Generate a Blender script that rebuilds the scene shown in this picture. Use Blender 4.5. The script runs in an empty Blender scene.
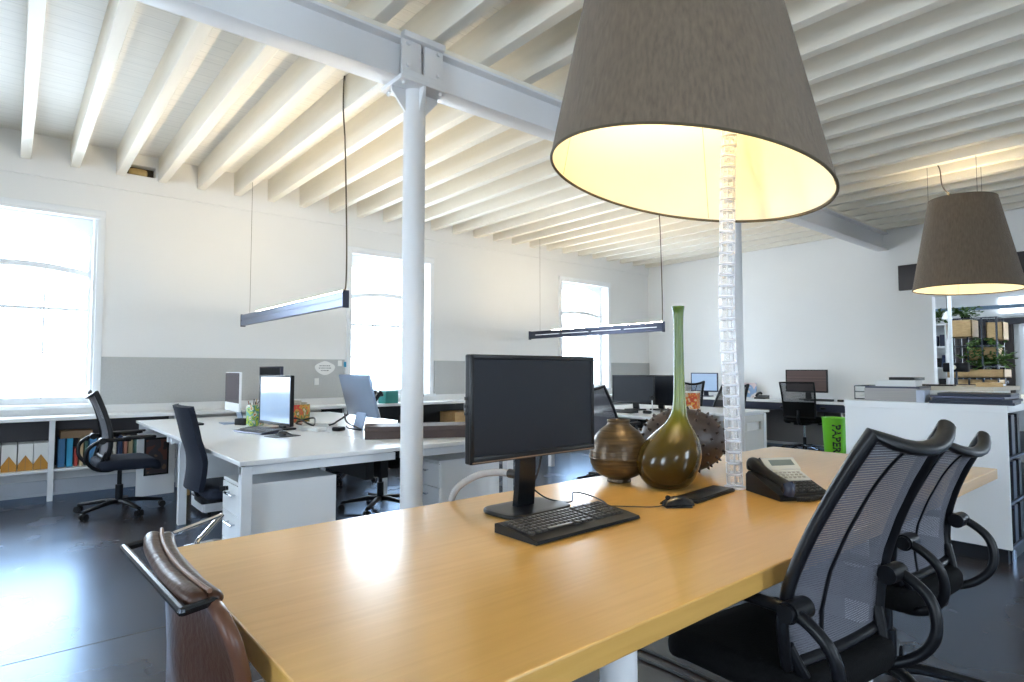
import bpy, bmesh, math, random
from mathutils import Vector, Matrix
random.seed(7)
PI = math.pi
scene = bpy.context.scene
COL = scene.collection
V = Vector

# ------------------------------------------------------------------ materials
def _nt(name):
    m = bpy.data.materials.new(name); m.use_nodes = True
    nt = m.node_tree
    b = nt.nodes['Principled BSDF']
    return m, nt, b

def mat(name, col, rough=.5, metal=0., noise=0., nscale=8., bump=0., bscale=60., coat=0., spec=.5, stretch=None, emit=None, estr=0.):
    m, nt, b = _nt(name)
    b.inputs['Base Color'].default_value = (*col, 1)
    b.inputs['Roughness'].default_value = rough
    b.inputs['Metallic'].default_value = metal
    b.inputs['Specular IOR Level'].default_value = spec
    b.inputs['Coat Weight'].default_value = coat
    b.inputs['Coat Roughness'].default_value = .08
    if emit:
        b.inputs['Emission Color'].default_value = (*emit, 1)
        b.inputs['Emission Strength'].default_value = estr
    tc = nt.nodes.new('ShaderNodeTexCoord')
    mp = nt.nodes.new('ShaderNodeMapping')
    nt.links.new(tc.outputs['Object'], mp.inputs['Vector'])
    if stretch: mp.inputs['Scale'].default_value = stretch
    if noise > 0:
        n = nt.nodes.new('ShaderNodeTexNoise'); n.inputs['Scale'].default_value = nscale; n.inputs['Detail'].default_value = 6
        nt.links.new(mp.outputs[0], n.inputs['Vector'])
        mx = nt.nodes.new('ShaderNodeMix'); mx.data_type = 'RGBA'
        mx.inputs[6].default_value = (*[c * (1 - noise) for c in col], 1)
        mx.inputs[7].default_value = (*[min(1, c * (1 + noise)) for c in col], 1)
        nt.links.new(n.outputs['Fac'], mx.inputs[0]); nt.links.new(mx.outputs[2], b.inputs['Base Color'])
    if bump > 0:
        n2 = nt.nodes.new('ShaderNodeTexNoise'); n2.inputs['Scale'].default_value = bscale; n2.inputs['Detail'].default_value = 4
        nt.links.new(mp.outputs[0], n2.inputs['Vector'])
        bp = nt.nodes.new('ShaderNodeBump'); bp.inputs['Strength'].default_value = bump; bp.inputs['Distance'].default_value = .01
        nt.links.new(n2.outputs['Fac'], bp.inputs['Height']); nt.links.new(bp.outputs[0], b.inputs['Normal'])
    return m

def wood_mat(name, c1, c2, rough, scale=(1.2, 22, 22), coat=0.):
    m, nt, b = _nt(name)
    tc = nt.nodes.new('ShaderNodeTexCoord'); mp = nt.nodes.new('ShaderNodeMapping')
    mp.inputs['Scale'].default_value = scale
    nt.links.new(tc.outputs['Object'], mp.inputs['Vector'])
    n = nt.nodes.new('ShaderNodeTexNoise'); n.inputs['Scale'].default_value = 2.2; n.inputs['Detail'].default_value = 8; n.inputs['Distortion'].default_value = .6
    nt.links.new(mp.outputs[0], n.inputs['Vector'])
    n2 = nt.nodes.new('ShaderNodeTexNoise'); n2.inputs['Scale'].default_value = 1.1; n2.inputs['Detail'].default_value = 2
    nt.links.new(tc.outputs['Object'], n2.inputs['Vector'])
    ad = nt.nodes.new('ShaderNodeMath'); ad.operation = 'MULTIPLY_ADD'; ad.inputs[1].default_value = .5
    nt.links.new(n2.outputs['Fac'], ad.inputs[0])
    h = nt.nodes.new('ShaderNodeMath'); h.operation = 'MULTIPLY'; h.inputs[1].default_value = .55
    nt.links.new(n.outputs['Fac'], h.inputs[0]); nt.links.new(h.outputs[0], ad.inputs[2])
    r = nt.nodes.new('ShaderNodeValToRGB')
    r.color_ramp.elements[0].position = .34; r.color_ramp.elements[0].color = (*c1, 1)
    r.color_ramp.elements[1].position = .68; r.color_ramp.elements[1].color = (*c2, 1)
    nt.links.new(ad.outputs[0], r.inputs[0]); nt.links.new(r.outputs[0], b.inputs['Base Color'])
    b.inputs['Roughness'].default_value = rough; b.inputs['Coat Weight'].default_value = coat
    b.inputs['Coat Roughness'].default_value = .15
    return m

def board_mat(name, col, period=.13, axis=1):
    """painted boards: thin dark joints along one axis and brushy paint"""
    m, nt, b = _nt(name)
    tc = nt.nodes.new('ShaderNodeTexCoord'); sp = nt.nodes.new('ShaderNodeSeparateXYZ')
    nt.links.new(tc.outputs['Object'], sp.inputs[0])
    d = nt.nodes.new('ShaderNodeMath'); d.operation = 'DIVIDE'; d.inputs[1].default_value = period
    nt.links.new(sp.outputs[axis], d.inputs[0])
    fr = nt.nodes.new('ShaderNodeMath'); fr.operation = 'FRACT'; nt.links.new(d.outputs[0], fr.inputs[0])
    lt = nt.nodes.new('ShaderNodeMath'); lt.operation = 'LESS_THAN'; lt.inputs[1].default_value = .045
    nt.links.new(fr.outputs[0], lt.inputs[0])
    mp = nt.nodes.new('ShaderNodeMapping'); mp.inputs['Scale'].default_value = (1.5, 30, 30) if axis == 1 else (30, 1.5, 30)
    nt.links.new(tc.outputs['Object'], mp.inputs['Vector'])
    n = nt.nodes.new('ShaderNodeTexNoise'); n.inputs['Scale'].default_value = 1.5; n.inputs['Detail'].default_value = 6
    nt.links.new(mp.outputs[0], n.inputs['Vector'])
    mx = nt.nodes.new('ShaderNodeMix'); mx.data_type = 'RGBA'
    mx.inputs[6].default_value = (*[c * .86 for c in col], 1); mx.inputs[7].default_value = (*[min(1, c * 1.06) for c in col], 1)
    nt.links.new(n.outputs['Fac'], mx.inputs[0])
    m2 = nt.nodes.new('ShaderNodeMix'); m2.data_type = 'RGBA'
    m2.inputs[7].default_value = (*[c * .80 for c in col], 1)
    nt.links.new(lt.outputs[0], m2.inputs[0]); nt.links.new(mx.outputs[2], m2.inputs[6])
    nt.links.new(m2.outputs[2], b.inputs['Base Color'])
    b.inputs['Roughness'].default_value = .55
    bp = nt.nodes.new('ShaderNodeBump'); bp.inputs['Strength'].default_value = .35; bp.inputs['Distance'].default_value = .01
    nt.links.new(n.outputs['Fac'], bp.inputs['Height']); nt.links.new(bp.outputs[0], b.inputs['Normal'])
    return m

def mesh_fabric(name, col, lines=260., opacity=.72, axis=2):
    """net fabric: fine horizontal threads, partly see-through"""
    m, nt, b = _nt(name)
    b.inputs['Base Color'].default_value = (*col, 1); b.inputs['Roughness'].default_value = .6
    tc = nt.nodes.new('ShaderNodeTexCoord'); sp = nt.nodes.new('ShaderNodeSeparateXYZ')
    nt.links.new(tc.outputs['Object'], sp.inputs[0])
    mu = nt.nodes.new('ShaderNodeMath'); mu.operation = 'MULTIPLY'; mu.inputs[1].default_value = lines
    nt.links.new(sp.outputs[axis], mu.inputs[0])
    fr = nt.nodes.new('ShaderNodeMath'); fr.operation = 'FRACT'; nt.links.new(mu.outputs[0], fr.inputs[0])
    lt = nt.nodes.new('ShaderNodeMath'); lt.operation = 'LESS_THAN'; lt.inputs[1].default_value = opacity
    nt.links.new(fr.outputs[0], lt.inputs[0])
    tr = nt.nodes.new('ShaderNodeBsdfTransparent'); ms = nt.nodes.new('ShaderNodeMixShader')
    out = nt.nodes['Material Output']
    nt.links.new(lt.outputs[0], ms.inputs[0]); nt.links.new(tr.outputs[0], ms.inputs[1]); nt.links.new(b.outputs[0], ms.inputs[2])
    nt.links.new(ms.outputs[0], out.inputs['Surface'])
    return m

def glass_mat(name, tint=(1, 1, 1), refl=.10, rough=.02):
    m, nt, b = _nt(name)
    nt.nodes.remove(b)
    tr = nt.nodes.new('ShaderNodeBsdfTransparent'); tr.inputs[0].default_value = (*tint, 1)
    gl = nt.nodes.new('ShaderNodeBsdfGlossy'); gl.inputs['Roughness'].default_value = rough
    fz = nt.nodes.new('ShaderNodeLayerWeight'); fz.inputs[0].default_value = .25
    mu = nt.nodes.new('ShaderNodeMath'); mu.operation = 'MULTIPLY_ADD'; mu.inputs[1].default_value = .6; mu.inputs[2].default_value = refl * .3
    nt.links.new(fz.outputs['Fresnel'], mu.inputs[0])
    ms = nt.nodes.new('ShaderNodeMixShader')
    nt.links.new(mu.outputs[0], ms.inputs[0]); nt.links.new(tr.outputs[0], ms.inputs[1]); nt.links.new(gl.outputs[0], ms.inputs[2])
    nt.links.new(ms.outputs[0], nt.nodes['Material Output'].inputs['Surface'])
    return m

def emit_mat(name, col, s):
    m, nt, b = _nt(name)
    b.inputs['Base Color'].default_value = (*col, 1)
    b.inputs['Emission Color'].default_value = (*col, 1); b.inputs['Emission Strength'].default_value = s
    return m

def floor_material():
    """dark polished concrete; blue of the sky reflection is put into the gloss colour"""
    m, nt, b = _nt('polished_concrete'); nt.nodes.remove(b)
    tc = nt.nodes.new('ShaderNodeTexCoord')
    n = nt.nodes.new('ShaderNodeTexNoise'); n.inputs['Scale'].default_value = 1.1; n.inputs['Detail'].default_value = 7
    nt.links.new(tc.outputs['Object'], n.inputs['Vector'])
    r = nt.nodes.new('ShaderNodeValToRGB')
    r.color_ramp.elements[0].position = .3; r.color_ramp.elements[0].color = (.044, .032, .025, 1)
    r.color_ramp.elements[1].position = .75; r.color_ramp.elements[1].color = (.080, .058, .046, 1)
    nt.links.new(n.outputs['Fac'], r.inputs[0])
    d = nt.nodes.new('ShaderNodeBsdfDiffuse'); nt.links.new(r.outputs[0], d.inputs[0])
    g = nt.nodes.new('ShaderNodeBsdfGlossy'); g.inputs[0].default_value = (.58, .76, 1., 1)  # blue gloss tint paints in the cool sky reflection
    n2 = nt.nodes.new('ShaderNodeTexNoise'); n2.inputs['Scale'].default_value = 2.2; n2.inputs['Detail'].default_value = 3
    nt.links.new(tc.outputs['Object'], n2.inputs['Vector'])
    mr = nt.nodes.new('ShaderNodeMapRange'); mr.inputs[3].default_value = .20; mr.inputs[4].default_value = .32
    nt.links.new(n2.outputs['Fac'], mr.inputs[0]); nt.links.new(mr.outputs[0], g.inputs['Roughness'])
    f = nt.nodes.new('ShaderNodeFresnel'); f.inputs[0].default_value = 1.5
    ms = nt.nodes.new('ShaderNodeMixShader')
    nt.links.new(f.outputs[0], ms.inputs[0]); nt.links.new(d.outputs[0], ms.inputs[1]); nt.links.new(g.outputs[0], ms.inputs[2])
    nt.links.new(ms.outputs[0], nt.nodes['Material Output'].inputs['Surface'])
    return m

def vase_material():
    m, nt, b = _nt('green_amber_glaze')
    tc = nt.nodes.new('ShaderNodeTexCoord'); sp = nt.nodes.new('ShaderNodeSeparateXYZ')
    nt.links.new(tc.outputs['Object'], sp.inputs[0])
    n = nt.nodes.new('ShaderNodeTexNoise'); n.inputs['Scale'].default_value = 7; nt.links.new(tc.outputs['Object'], n.inputs['Vector'])
    ma = nt.nodes.new('ShaderNodeMath'); ma.operation = 'MULTIPLY_ADD'; ma.inputs[1].default_value = .08
    nt.links.new(n.outputs['Fac'], ma.inputs[0]); nt.links.new(sp.outputs[2], ma.inputs[2])
    r = nt.nodes.new('ShaderNodeValToRGB')
    e = r.color_ramp.elements
    e[0].position = .05; e[0].color = (.034, .016, .004, 1)
    e[1].position = .8; e[1].color = (.055, .105, .006, 1)
    x = e.new(.26); x.color = (.062, .040, .004, 1)
    x = e.new(.34); x.color = (.115, .105, .010, 1)
    x = e.new(.42); x.color = (.13, .18, .030, 1)
    x = e.new(.60); x.color = (.065, .115, .010, 1)
    nt.links.new(ma.outputs[0], r.inputs[0]); nt.links.new(r.outputs[0], b.inputs['Base Color'])
    b.inputs['Roughness'].default_value = .16; b.inputs['Specular IOR Level'].default_value = .35; b.inputs['Coat Weight'].default_value = .15; b.inputs['Coat Roughness'].default_value = .03
    return m

def pot_material():
    m, nt, b = _nt('bronze_brown_glaze')
    tc = nt.nodes.new('ShaderNodeTexCoord'); mp = nt.nodes.new('ShaderNodeMapping'); mp.inputs['Scale'].default_value = (1.5, 1.5, 16)
    nt.links.new(tc.outputs['Object'], mp.inputs['Vector'])
    n = nt.nodes.new('ShaderNodeTexNoise'); n.inputs['Scale'].default_value = 5; n.inputs['Detail'].default_value = 6
    nt.links.new(mp.outputs[0], n.inputs['Vector'])
    r = nt.nodes.new('ShaderNodeValToRGB'); e = r.color_ramp.elements
    e[0].position = .3; e[0].color = (.042, .024, .010, 1); e[1].position = .72; e[1].color = (.13, .080, .034, 1)
    nt.links.new(n.outputs['Fac'], r.inputs[0]); nt.links.new(r.outputs[0], b.inputs['Base Color'])
    b.inputs['Roughness'].default_value = .3; b.inputs['Metallic'].default_value = .35
    bp = nt.nodes.new('ShaderNodeBump'); bp.inputs['Strength'].default_value = .5; bp.inputs['Distance'].default_value = .004
    nt.links.new(n.outputs['Fac'], bp.inputs['Height']); nt.links.new(bp.outputs[0], b.inputs['Normal'])
    return m

def print_mat(name, cols, scale=14):
    """printed packaging: patches of several colours"""
    m, nt, b = _nt(name)
    tc = nt.nodes.new('ShaderNodeTexCoord')
    n = nt.nodes.new('ShaderNodeTexNoise'); n.inputs['Scale'].default_value = scale; n.inputs['Detail'].default_value = 1
    nt.links.new(tc.outputs['Object'], n.inputs['Vector'])
    r = nt.nodes.new('ShaderNodeValToRGB'); r.color_ramp.interpolation = 'CONSTANT'
    e = r.color_ramp.elements
    while len(e) > 1: e.remove(e[0])
    e[0].position = 0; e[0].color = (*cols[0], 1)
    for i, c in enumerate(cols[1:]):
        x = e.new(.36 + .28 * i / max(1, len(cols) - 2)); x.color = (*c, 1)
    nt.links.new(n.outputs['Fac'], r.inputs[0]); nt.links.new(r.outputs[0], b.inputs['Base Color'])
    b.inputs['Roughness'].default_value = .5
    return m

def stripe_mat(name, c1, c2, period=.02, axis=2, duty=.5, rough=.6):
    m, nt, b = _nt(name)
    tc = nt.nodes.new('ShaderNodeTexCoord'); sp = nt.nodes.new('ShaderNodeSeparateXYZ')
    nt.links.new(tc.outputs['Object'], sp.inputs[0])
    d = nt.nodes.new('ShaderNodeMath'); d.operation = 'DIVIDE'; d.inputs[1].default_value = period; nt.links.new(sp.outputs[axis], d.inputs[0])
    n = nt.nodes.new('ShaderNodeTexNoise'); n.noise_dimensions = '1D'; n.inputs['Scale'].default_value = 1.3; n.inputs['Detail'].default_value = 3
    nt.links.new(d.outputs[0], n.inputs['W'])
    mx = nt.nodes.new('ShaderNodeMix'); mx.data_type = 'RGBA'; mx.inputs[6].default_value = (*c1, 1); mx.inputs[7].default_value = (*c2, 1)
    nt.links.new(n.outputs['Fac'], mx.inputs[0]); nt.links.new(mx.outputs[2], b.inputs['Base Color'])
    b.inputs['Roughness'].default_value = rough
    return m

M = {}
M['wall'] = mat('white_wall_paint', (.84, .84, .83), .6, noise=.025, nscale=2, bump=.12, bscale=26)
M['deck'] = board_mat('white_painted_boards', (.83, .81, .76), .13, 1)
M['joist'] = mat('white_painted_timber', (.83, .79, .70), .5, noise=.07, nscale=3, bump=.12, bscale=14, stretch=(6, .6, 6))
M['steel_white'] = mat('grey_white_steel_paint', (.76, .76, .77), .42, noise=.04, nscale=3, bump=.08, bscale=30)
M['floor'] = floor_material()
M['joint'] = mat('floor_joint', (.02, .018, .018), .6, noise=.1)
M['trim'] = mat('white_gloss_paint', (.86, .88, .90), .35, noise=.02)
M['plinth'] = mat('grey_skirting', (.55, .58, .63), .4, noise=.05)
M['glass'] = glass_mat('window_glass', (.98, .99, 1))
M['felt'] = mat('grey_felt', (.47, .48, .475), .95, noise=.12, nscale=70, bump=.25, bscale=160)
M['oak'] = wood_mat('honey_oak', (.58, .315, .070), (.68, .395, .110), .28, coat=.35)
M['oak_end'] = wood_mat('oak_edge', (.36, .17, .04), (.55, .29, .085), .35)
M['pine'] = wood_mat('pale_wood', (.50, .31, .13), (.68, .46, .22), .5, scale=(6, 6, 20))
M['laminate'] = mat('white_laminate', (.83, .84, .85), .28, noise=.012, nscale=3)
M['pale_panel'] = mat('pale_grey_laminate', (.62, .61, .58), .4, noise=.03)
M['leg_white'] = mat('white_powdercoat', (.78, .80, .83), .35, noise=.02)
M['black_plastic'] = mat('black_plastic', (.007, .007, .008), .38, spec=.32, noise=.1, nscale=40)
M['black_gloss'] = mat('black_gloss', (.012, .012, .014), .12, noise=.05)
M['chair_black'] = mat('black_chair_frame', (.0055, .006, .008), .34, noise=.1, spec=.28)
M['black_fabric'] = mat('black_fabric', (.0045, .0045, .005), .85, spec=.15, noise=.2, nscale=90, bump=.2, bscale=200)
M['slate_fabric'] = mat('slate_fabric', (.017, .021, .034), .85, spec=.2, noise=.15, nscale=90, bump=.2, bscale=200)
M['net'] = mesh_fabric('grey_net', (.125, .125, .148), 150, .90)
M['net_black'] = mesh_fabric('black_net', (.03, .03, .035), 110, .72)
M['screen'] = mat('dark_screen', (.008, .010, .016), .46, noise=.05, spec=.32)
M['screen_pale'] = mat('painted_reflection_screen', (.30, .40, .55), .12, noise=.05, emit=(.45, .62, .85), estr=.12)  # window reflection put into the pale blue colour and a faint glow
M['screen_brown'] = stripe_mat('brown_striped_screen', (.055, .03, .026), (.14, .085, .075), .03, 2)
M['screen_plum'] = mat('plum_dark_screen', (.055, .035, .05), .2, noise=.05)
M['chrome'] = mat('chrome', (.62, .64, .68), .16, 1., noise=.03)
M['alu'] = mat('satin_aluminium', (.22, .25, .33), .42, .9, noise=.04, stretch=(40, 1, 40))
M['alu_shell'] = mat('silver_shell', (.30, .38, .52), .30, .55, noise=.04)
M['alu_dark'] = mat('dark_anodised', (.055, .06, .09), .35, .7, noise=.05)
M['dark_metal'] = mat('dark_metal', (.05, .055, .065), .25, .9, noise=.06)
M['leather'] = mat('brown_leather', (.050, .020, .011), .36, noise=.28, nscale=9, bump=.22, bscale=55, coat=.0, spec=.35)
M['leather_light'] = mat('light_brown_leather', (.105, .045, .026), .34, noise=.25, nscale=12, spec=.4)  # lighter brown leather for the edge roll
M['piping'] = mat('leather_piping', (.17, .085, .05), .4, noise=.15)
M['shade'] = mat('taupe_lampshade_fabric', (.150, .110, .076), .85, noise=.42, nscale=9, bump=.3, bscale=90, stretch=(9, 9, .8))
_b = M['shade'].node_tree.nodes['Principled BSDF']; _b.inputs['Sheen Weight'].default_value = .2; _b.inputs['Sheen Roughness'].default_value = .4
M['shade_trim'] = mat('lampshade_edge', (.085, .065, .035), .7, noise=.1)
M['lining'] = mat('cream_lampshade_lining', (.94, .87, .68), .6, noise=.03, nscale=2)
M['bulb'] = emit_mat('warm_bulb', (1., .85, .60), 55)
M['tube_light'] = emit_mat('linear_lamp_white', (1., .95, .88), 4)
M['slot_light'] = emit_mat('slot_lamp_white', (.9, .95, 1.), .35)
M['tube_up'] = emit_mat('linear_lamp_warm', (1., .82, .56), 55)
M['vase'] = vase_material(); M['pot'] = pot_material()
M['spiky'] = mat('dark_brown_ceramic', (.040, .027, .024), .42, noise=.25, nscale=10, bump=.2, bscale=30)
M['clear'] = glass_mat('clear_plastic', (.95, .96, .99), .6, .12)
def _milky():
    m, nt, b = _nt('clear_plastic_shell')
    b.inputs['Base Color'].default_value = (.92, .93, .97, 1); b.inputs['Roughness'].default_value = .15
    tr = nt.nodes.new('ShaderNodeBsdfTransparent'); ms = nt.nodes.new('ShaderNodeMixShader')
    lw = nt.nodes.new('ShaderNodeLayerWeight'); lw.inputs[0].default_value = .45
    mr = nt.nodes.new('ShaderNodeMapRange'); mr.inputs[3].default_value = .15; mr.inputs[4].default_value = .80
    nt.links.new(lw.outputs['Facing'], mr.inputs[0]); nt.links.new(mr.outputs[0], ms.inputs[0])
    nt.links.new(tr.outputs[0], ms.inputs[1]); nt.links.new(b.outputs[0], ms.inputs[2]); nt.links.new(ms.outputs[0], nt.nodes['Material Output'].inputs['Surface'])
    return m
M['clear'] = _milky()
M['clear_edge'] = mat('frosted_plastic', (.84, .86, .92), .25, noise=.05)
M['cable_black'] = mat('black_cable', (.012, .012, .013), .45, noise=.1)
M['cable_white'] = mat('white_cable', (.7, .7, .7), .45, noise=.05)
M['cable_grey'] = mat('grey_sleeve', (.36, .34, .33), .6, noise=.1, nscale=60)
M['cable_brown'] = mat('brown_flex', (.10, .075, .05), .6, noise=.1)
M['paper_white'] = mat('white_paper', (.80, .80, .78), .7, noise=.03)
M['paper_grey'] = stripe_mat('grey_page_edges', (.22, .21, .21), (.50, .48, .46), .006, 2)
M['folder_blue'] = mat('dark_blue_folder', (.016, .024, .046), .5, noise=.15)
M['card_brown'] = mat('brown_card', (.27, .17, .09), .7, noise=.1)
M['mustard'] = mat('mustard_card', (.50, .23, .03), .6, noise=.1)
M['green_bin'] = mat('lime_green_plastic', (.17, .60, .02), .35, noise=.04)
M['black_print'] = mat('black_print', (.012, .015, .012), .5, noise=.05)
M['keycap'] = mat('charcoal_keycaps', (.045, .042, .040), .35, noise=.1)
M['key_grey'] = mat('grey_keycaps', (.30, .29, .26), .4, noise=.05)
M['lcd'] = mat('grey_green_lcd', (.17, .20, .19), .2, noise=.05)
M['phone_grey'] = mat('pale_grey_plastic', (.52, .52, .48), .4, noise=.03)
M['stone'] = mat('yellow_stone', (.45, .33, .14), .9, noise=.4, nscale=14, bump=.6, bscale=25)
M['hole'] = mat('dark_cavity', (.10, .07, .04), .95, noise=.3)
M['leaf'] = mat('plant_green', (.060, .13, .022), .5, noise=.35, nscale=12)
M['orange_print'] = print_mat('orange_print', [(.75, .55, .35), (.70, .22, .03), (.62, .07, .03), (.8, .4, .06), (.75, .7, .6)], 16)
M['red_print'] = print_mat('red_print', [(.5, .16, .05), (.62, .05, .03), (.55, .28, .05), (.15, .2, .05), (.6, .5, .35)], 18)
M['green_print'] = print_mat('green_print', [(.06, .22, .10), (.40, .50, .05), (.12, .35, .25), (.65, .65, .5), (.55, .2, .05)], 18)
M['picture'] = print_mat('red_dark_picture', [(.04, .03, .03), (.16, .06, .045), (.07, .055, .06), (.20, .12, .08)], 9)
for i, c in enumerate([(.40, .05, .04), (.06, .22, .45), (.50, .38, .22), (.05, .12, .10), (.45, .18, .12), (.55, .50, .42), (.03, .05, .12), (.40, .28, .08), (.03, .30, .50)]):
    M['book%d' % i] = mat('book_cloth_%s' % 'abcdefghi'[i], c, .6, noise=.12)
M['ground_out'] = mat('outside_paving', (.55, .56, .57), .9, noise=.1)

# ------------------------------------------------------------------ mesh helpers
def box(bm, x0, x1, y0, y1, z0, z1, bev=0., seg=2, mx=None):
    r = bmesh.ops.create_cube(bm, size=1)
    vs = r['verts']
    for v in vs:
        v.co = V(((x0 + x1) / 2 + v.co.x * (x1 - x0), (y0 + y1) / 2 + v.co.y * (y1 - y0), (z0 + z1) / 2 + v.co.z * (z1 - z0)))
    allv = vs
    if bev > 0:
        es = list({e for v in vs for e in v.link_edges})
        bev = min(bev, .49 * min(abs(x1 - x0), abs(y1 - y0), abs(z1 - z0)))
        rr = bmesh.ops.bevel(bm, geom=es, offset=bev, segments=seg, affect='EDGES', profile=.5)
        allv = list({v for f in rr['faces'] for v in f.verts} | {v for v in vs if v.is_valid})
    if mx is not None:
        bmesh.ops.transform(bm, matrix=mx, verts=[v for v in allv if v.is_valid])
    return allv

def smooth_path(pts, sub=8, closed=False):
    pts = [V(p) for p in pts]; n = len(pts); out = []
    rng = n if closed else n - 1
    for i in range(rng):
        if closed: p0, p1, p2, p3 = pts[(i - 1) % n], pts[i], pts[(i + 1) % n], pts[(i + 2) % n]
        else: p0, p1, p2, p3 = pts[max(i - 1, 0)], pts[i], pts[i + 1], pts[min(i + 2, n - 1)]
        for k in range(sub):
            t = k / sub; t2 = t * t; t3 = t2 * t
            out.append(.5 * ((2 * p1) + (-p0 + p2) * t + (2 * p0 - 5 * p1 + 4 * p2 - p3) * t2 + (-p0 + 3 * p1 - 3 * p2 + p3) * t3))
    if not closed: out.append(pts[-1])
    return out

def tube(bm, pts, r, n=10, closed=False, flat=1., up=None):
    """pipe along pts, r a number or one per point; flat squashes the section along the second axis"""
    pts = [V(p) for p in pts]; N = len(pts)
    rs = r if isinstance(r, (list, tuple)) else [r] * N
    rings = []; prev = None
    for i in range(N):
        if closed: d = pts[(i + 1) % N] - pts[i - 1]
        else: d = pts[min(i + 1, N - 1)] - pts[max(i - 1, 0)]
        d.normalize()
        if prev is None:
            a = V(up) if up else (V((0, 0, 1)) if abs(d.z) < .9 else V((1, 0, 0)))
        else: a = prev
        a = (a - d * a.dot(d)); a.normalize(); prev = a
        b = d.cross(a)
        rings.append([bm.verts.new(pts[i] + a * (math.cos(2 * PI * k / n) * rs[i] * flat) + b * (math.sin(2 * PI * k / n) * rs[i])) for k in range(n)])
    for i in range(N if closed else N - 1):
        A, B = rings[i], rings[(i + 1) % N]
        for k in range(n):
            bm.faces.new((A[k], A[(k + 1) % n], B[(k + 1) % n], B[k]))
    if not closed:
        bm.faces.new(rings[0][::-1]); bm.faces.new(rings[-1])

def lathe(bm, prof, n=32, c=(0, 0, 0), off=None, cap=True):
    rings = []
    for i, (r, z) in enumerate(prof):
        o = off(z) if off else (0, 0)
        rings.append([bm.verts.new((c[0] + o[0] + math.cos(2 * PI * k / n) * r, c[1] + o[1] + math.sin(2 * PI * k / n) * r, c[2] + z)) for k in range(n)])
    for A, B in zip(rings, rings[1:]):
        for k in range(n):
            bm.faces.new((A[k], A[(k + 1) % n], B[(k + 1) % n], B[k]))
    if cap:
        bm.faces.new(rings[0][::-1]); bm.faces.new(rings[-1])

def cyl(bm, p0, p1, r, n=20): tube(bm, [p0, p1], r, n)

def sheet(bm, f, nu, nv, th=0.):
    """grid from f(u,v)->Vector; th>0 thickens it along the surface normal"""
    g = [[V(f(i / nu, j / nv)) for j in range(nv + 1)] for i in range(nu + 1)]
    if th <= 0:
        vs = [[bm.verts.new(p) for p in row] for row in g]
        for i in range(nu):
            for j in range(nv): bm.faces.new((vs[i][j], vs[i + 1][j], vs[i + 1][j + 1], vs[i][j + 1]))
        return
    def nrm(i, j):
        a = g[min(i + 1, nu)][j] - g[max(i - 1, 0)][j]; b = g[i][min(j + 1, nv)] - g[i][max(j - 1, 0)]
        c = a.cross(b); c.normalize(); return c
    A = [[bm.verts.new(g[i][j] + nrm(i, j) * th / 2) for j in range(nv + 1)] for i in range(nu + 1)]
    B = [[bm.verts.new(g[i][j] - nrm(i, j) * th / 2) for j in range(nv + 1)] for i in range(nu + 1)]
    for i in range(nu):
        for j in range(nv):
            bm.faces.new((A[i][j], A[i + 1][j], A[i + 1][j + 1], A[i][j + 1]))
            bm.faces.new((B[i][j], B[i][j + 1], B[i + 1][j + 1], B[i + 1][j]))
    for i in range(nu):
        bm.faces.new((A[i][0], B[i][0], B[i + 1][0], A[i + 1][0])); bm.faces.new((A[i][nv], A[i + 1][nv], B[i + 1][nv], B[i][nv]))
    for j in range(nv):
        bm.faces.new((A[0][j], A[0][j + 1], B[0][j + 1], B[0][j])); bm.faces.new((A[nu][j], B[nu][j], B[nu][j + 1], A[nu][j + 1]))

def pillow(bm, x0, x1, y0, y1, z0, z1, rc=.06, edge=.02, dome=.0, f=None):
    """cushion: rounded-corner outline, rounded edge, slightly domed top"""
    def outline(inset):
        pts = []; r = max(rc - inset, .004)
        X0, X1, Y0, Y1 = x0 + inset, x1 - inset, y0 + inset, y1 - inset
        for cx, cy, a0 in ((X1 - r, Y1 - r, 0), (X0 + r, Y1 - r, 90), (X0 + r, Y0 + r, 180), (X1 - r, Y0 + r, 270)):
            for k in range(6):
                a = math.radians(a0 + 18 * k); pts.append((cx + r * math.cos(a), cy + r * math.sin(a)))
        return pts
    levels = []
    for k in range(5):
        a = PI / 2 * k / 4; levels.append((edge * (1 - math.sin(a)), z0 + edge * (1 - math.cos(a))))
    for k in range(5):
        a = PI / 2 * k / 4; levels.append((edge * (1 - math.cos(a)), z1 - edge + edge * math.sin(a)))
    for s in (.3, .6, .85): levels.append((edge + s * min(x1 - x0, y1 - y0) / 2 * .9, z1 + dome * s))
    rings = []
    for ins, z in levels:
        ring = []
        for (x, y) in outline(ins):
            p = V((x, y, z)); ring.append(bm.verts.new(f(p) if f else p))
        rings.append(ring)
    for A, B in zip(rings, rings[1:]):
        n = len(A)
        for k in range(n): bm.faces.new((A[k], A[(k + 1) % n], B[(k + 1) % n], B[k]))
    bm.faces.new(rings[0][::-1]); bm.faces.new(rings[-1])

def prism(bm, pts2, z0, z1, axis='z'):
    """extruded polygon; axis is the extrusion direction"""
    def P(a, b, t):
        return V((a, b, t)) if axis == 'z' else (V((a, t, b)) if axis == 'y' else V((t, a, b)))
    A = [bm.verts.new(P(a, b, z0)) for a, b in pts2]; B = [bm.verts.new(P(a, b, z1)) for a, b in pts2]
    n = len(pts2)
    for k in range(n): bm.faces.new((A[k], A[(k + 1) % n], B[(k + 1) % n], B[k]))
    bm.faces.new(A[::-1]); bm.faces.new(B)

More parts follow.
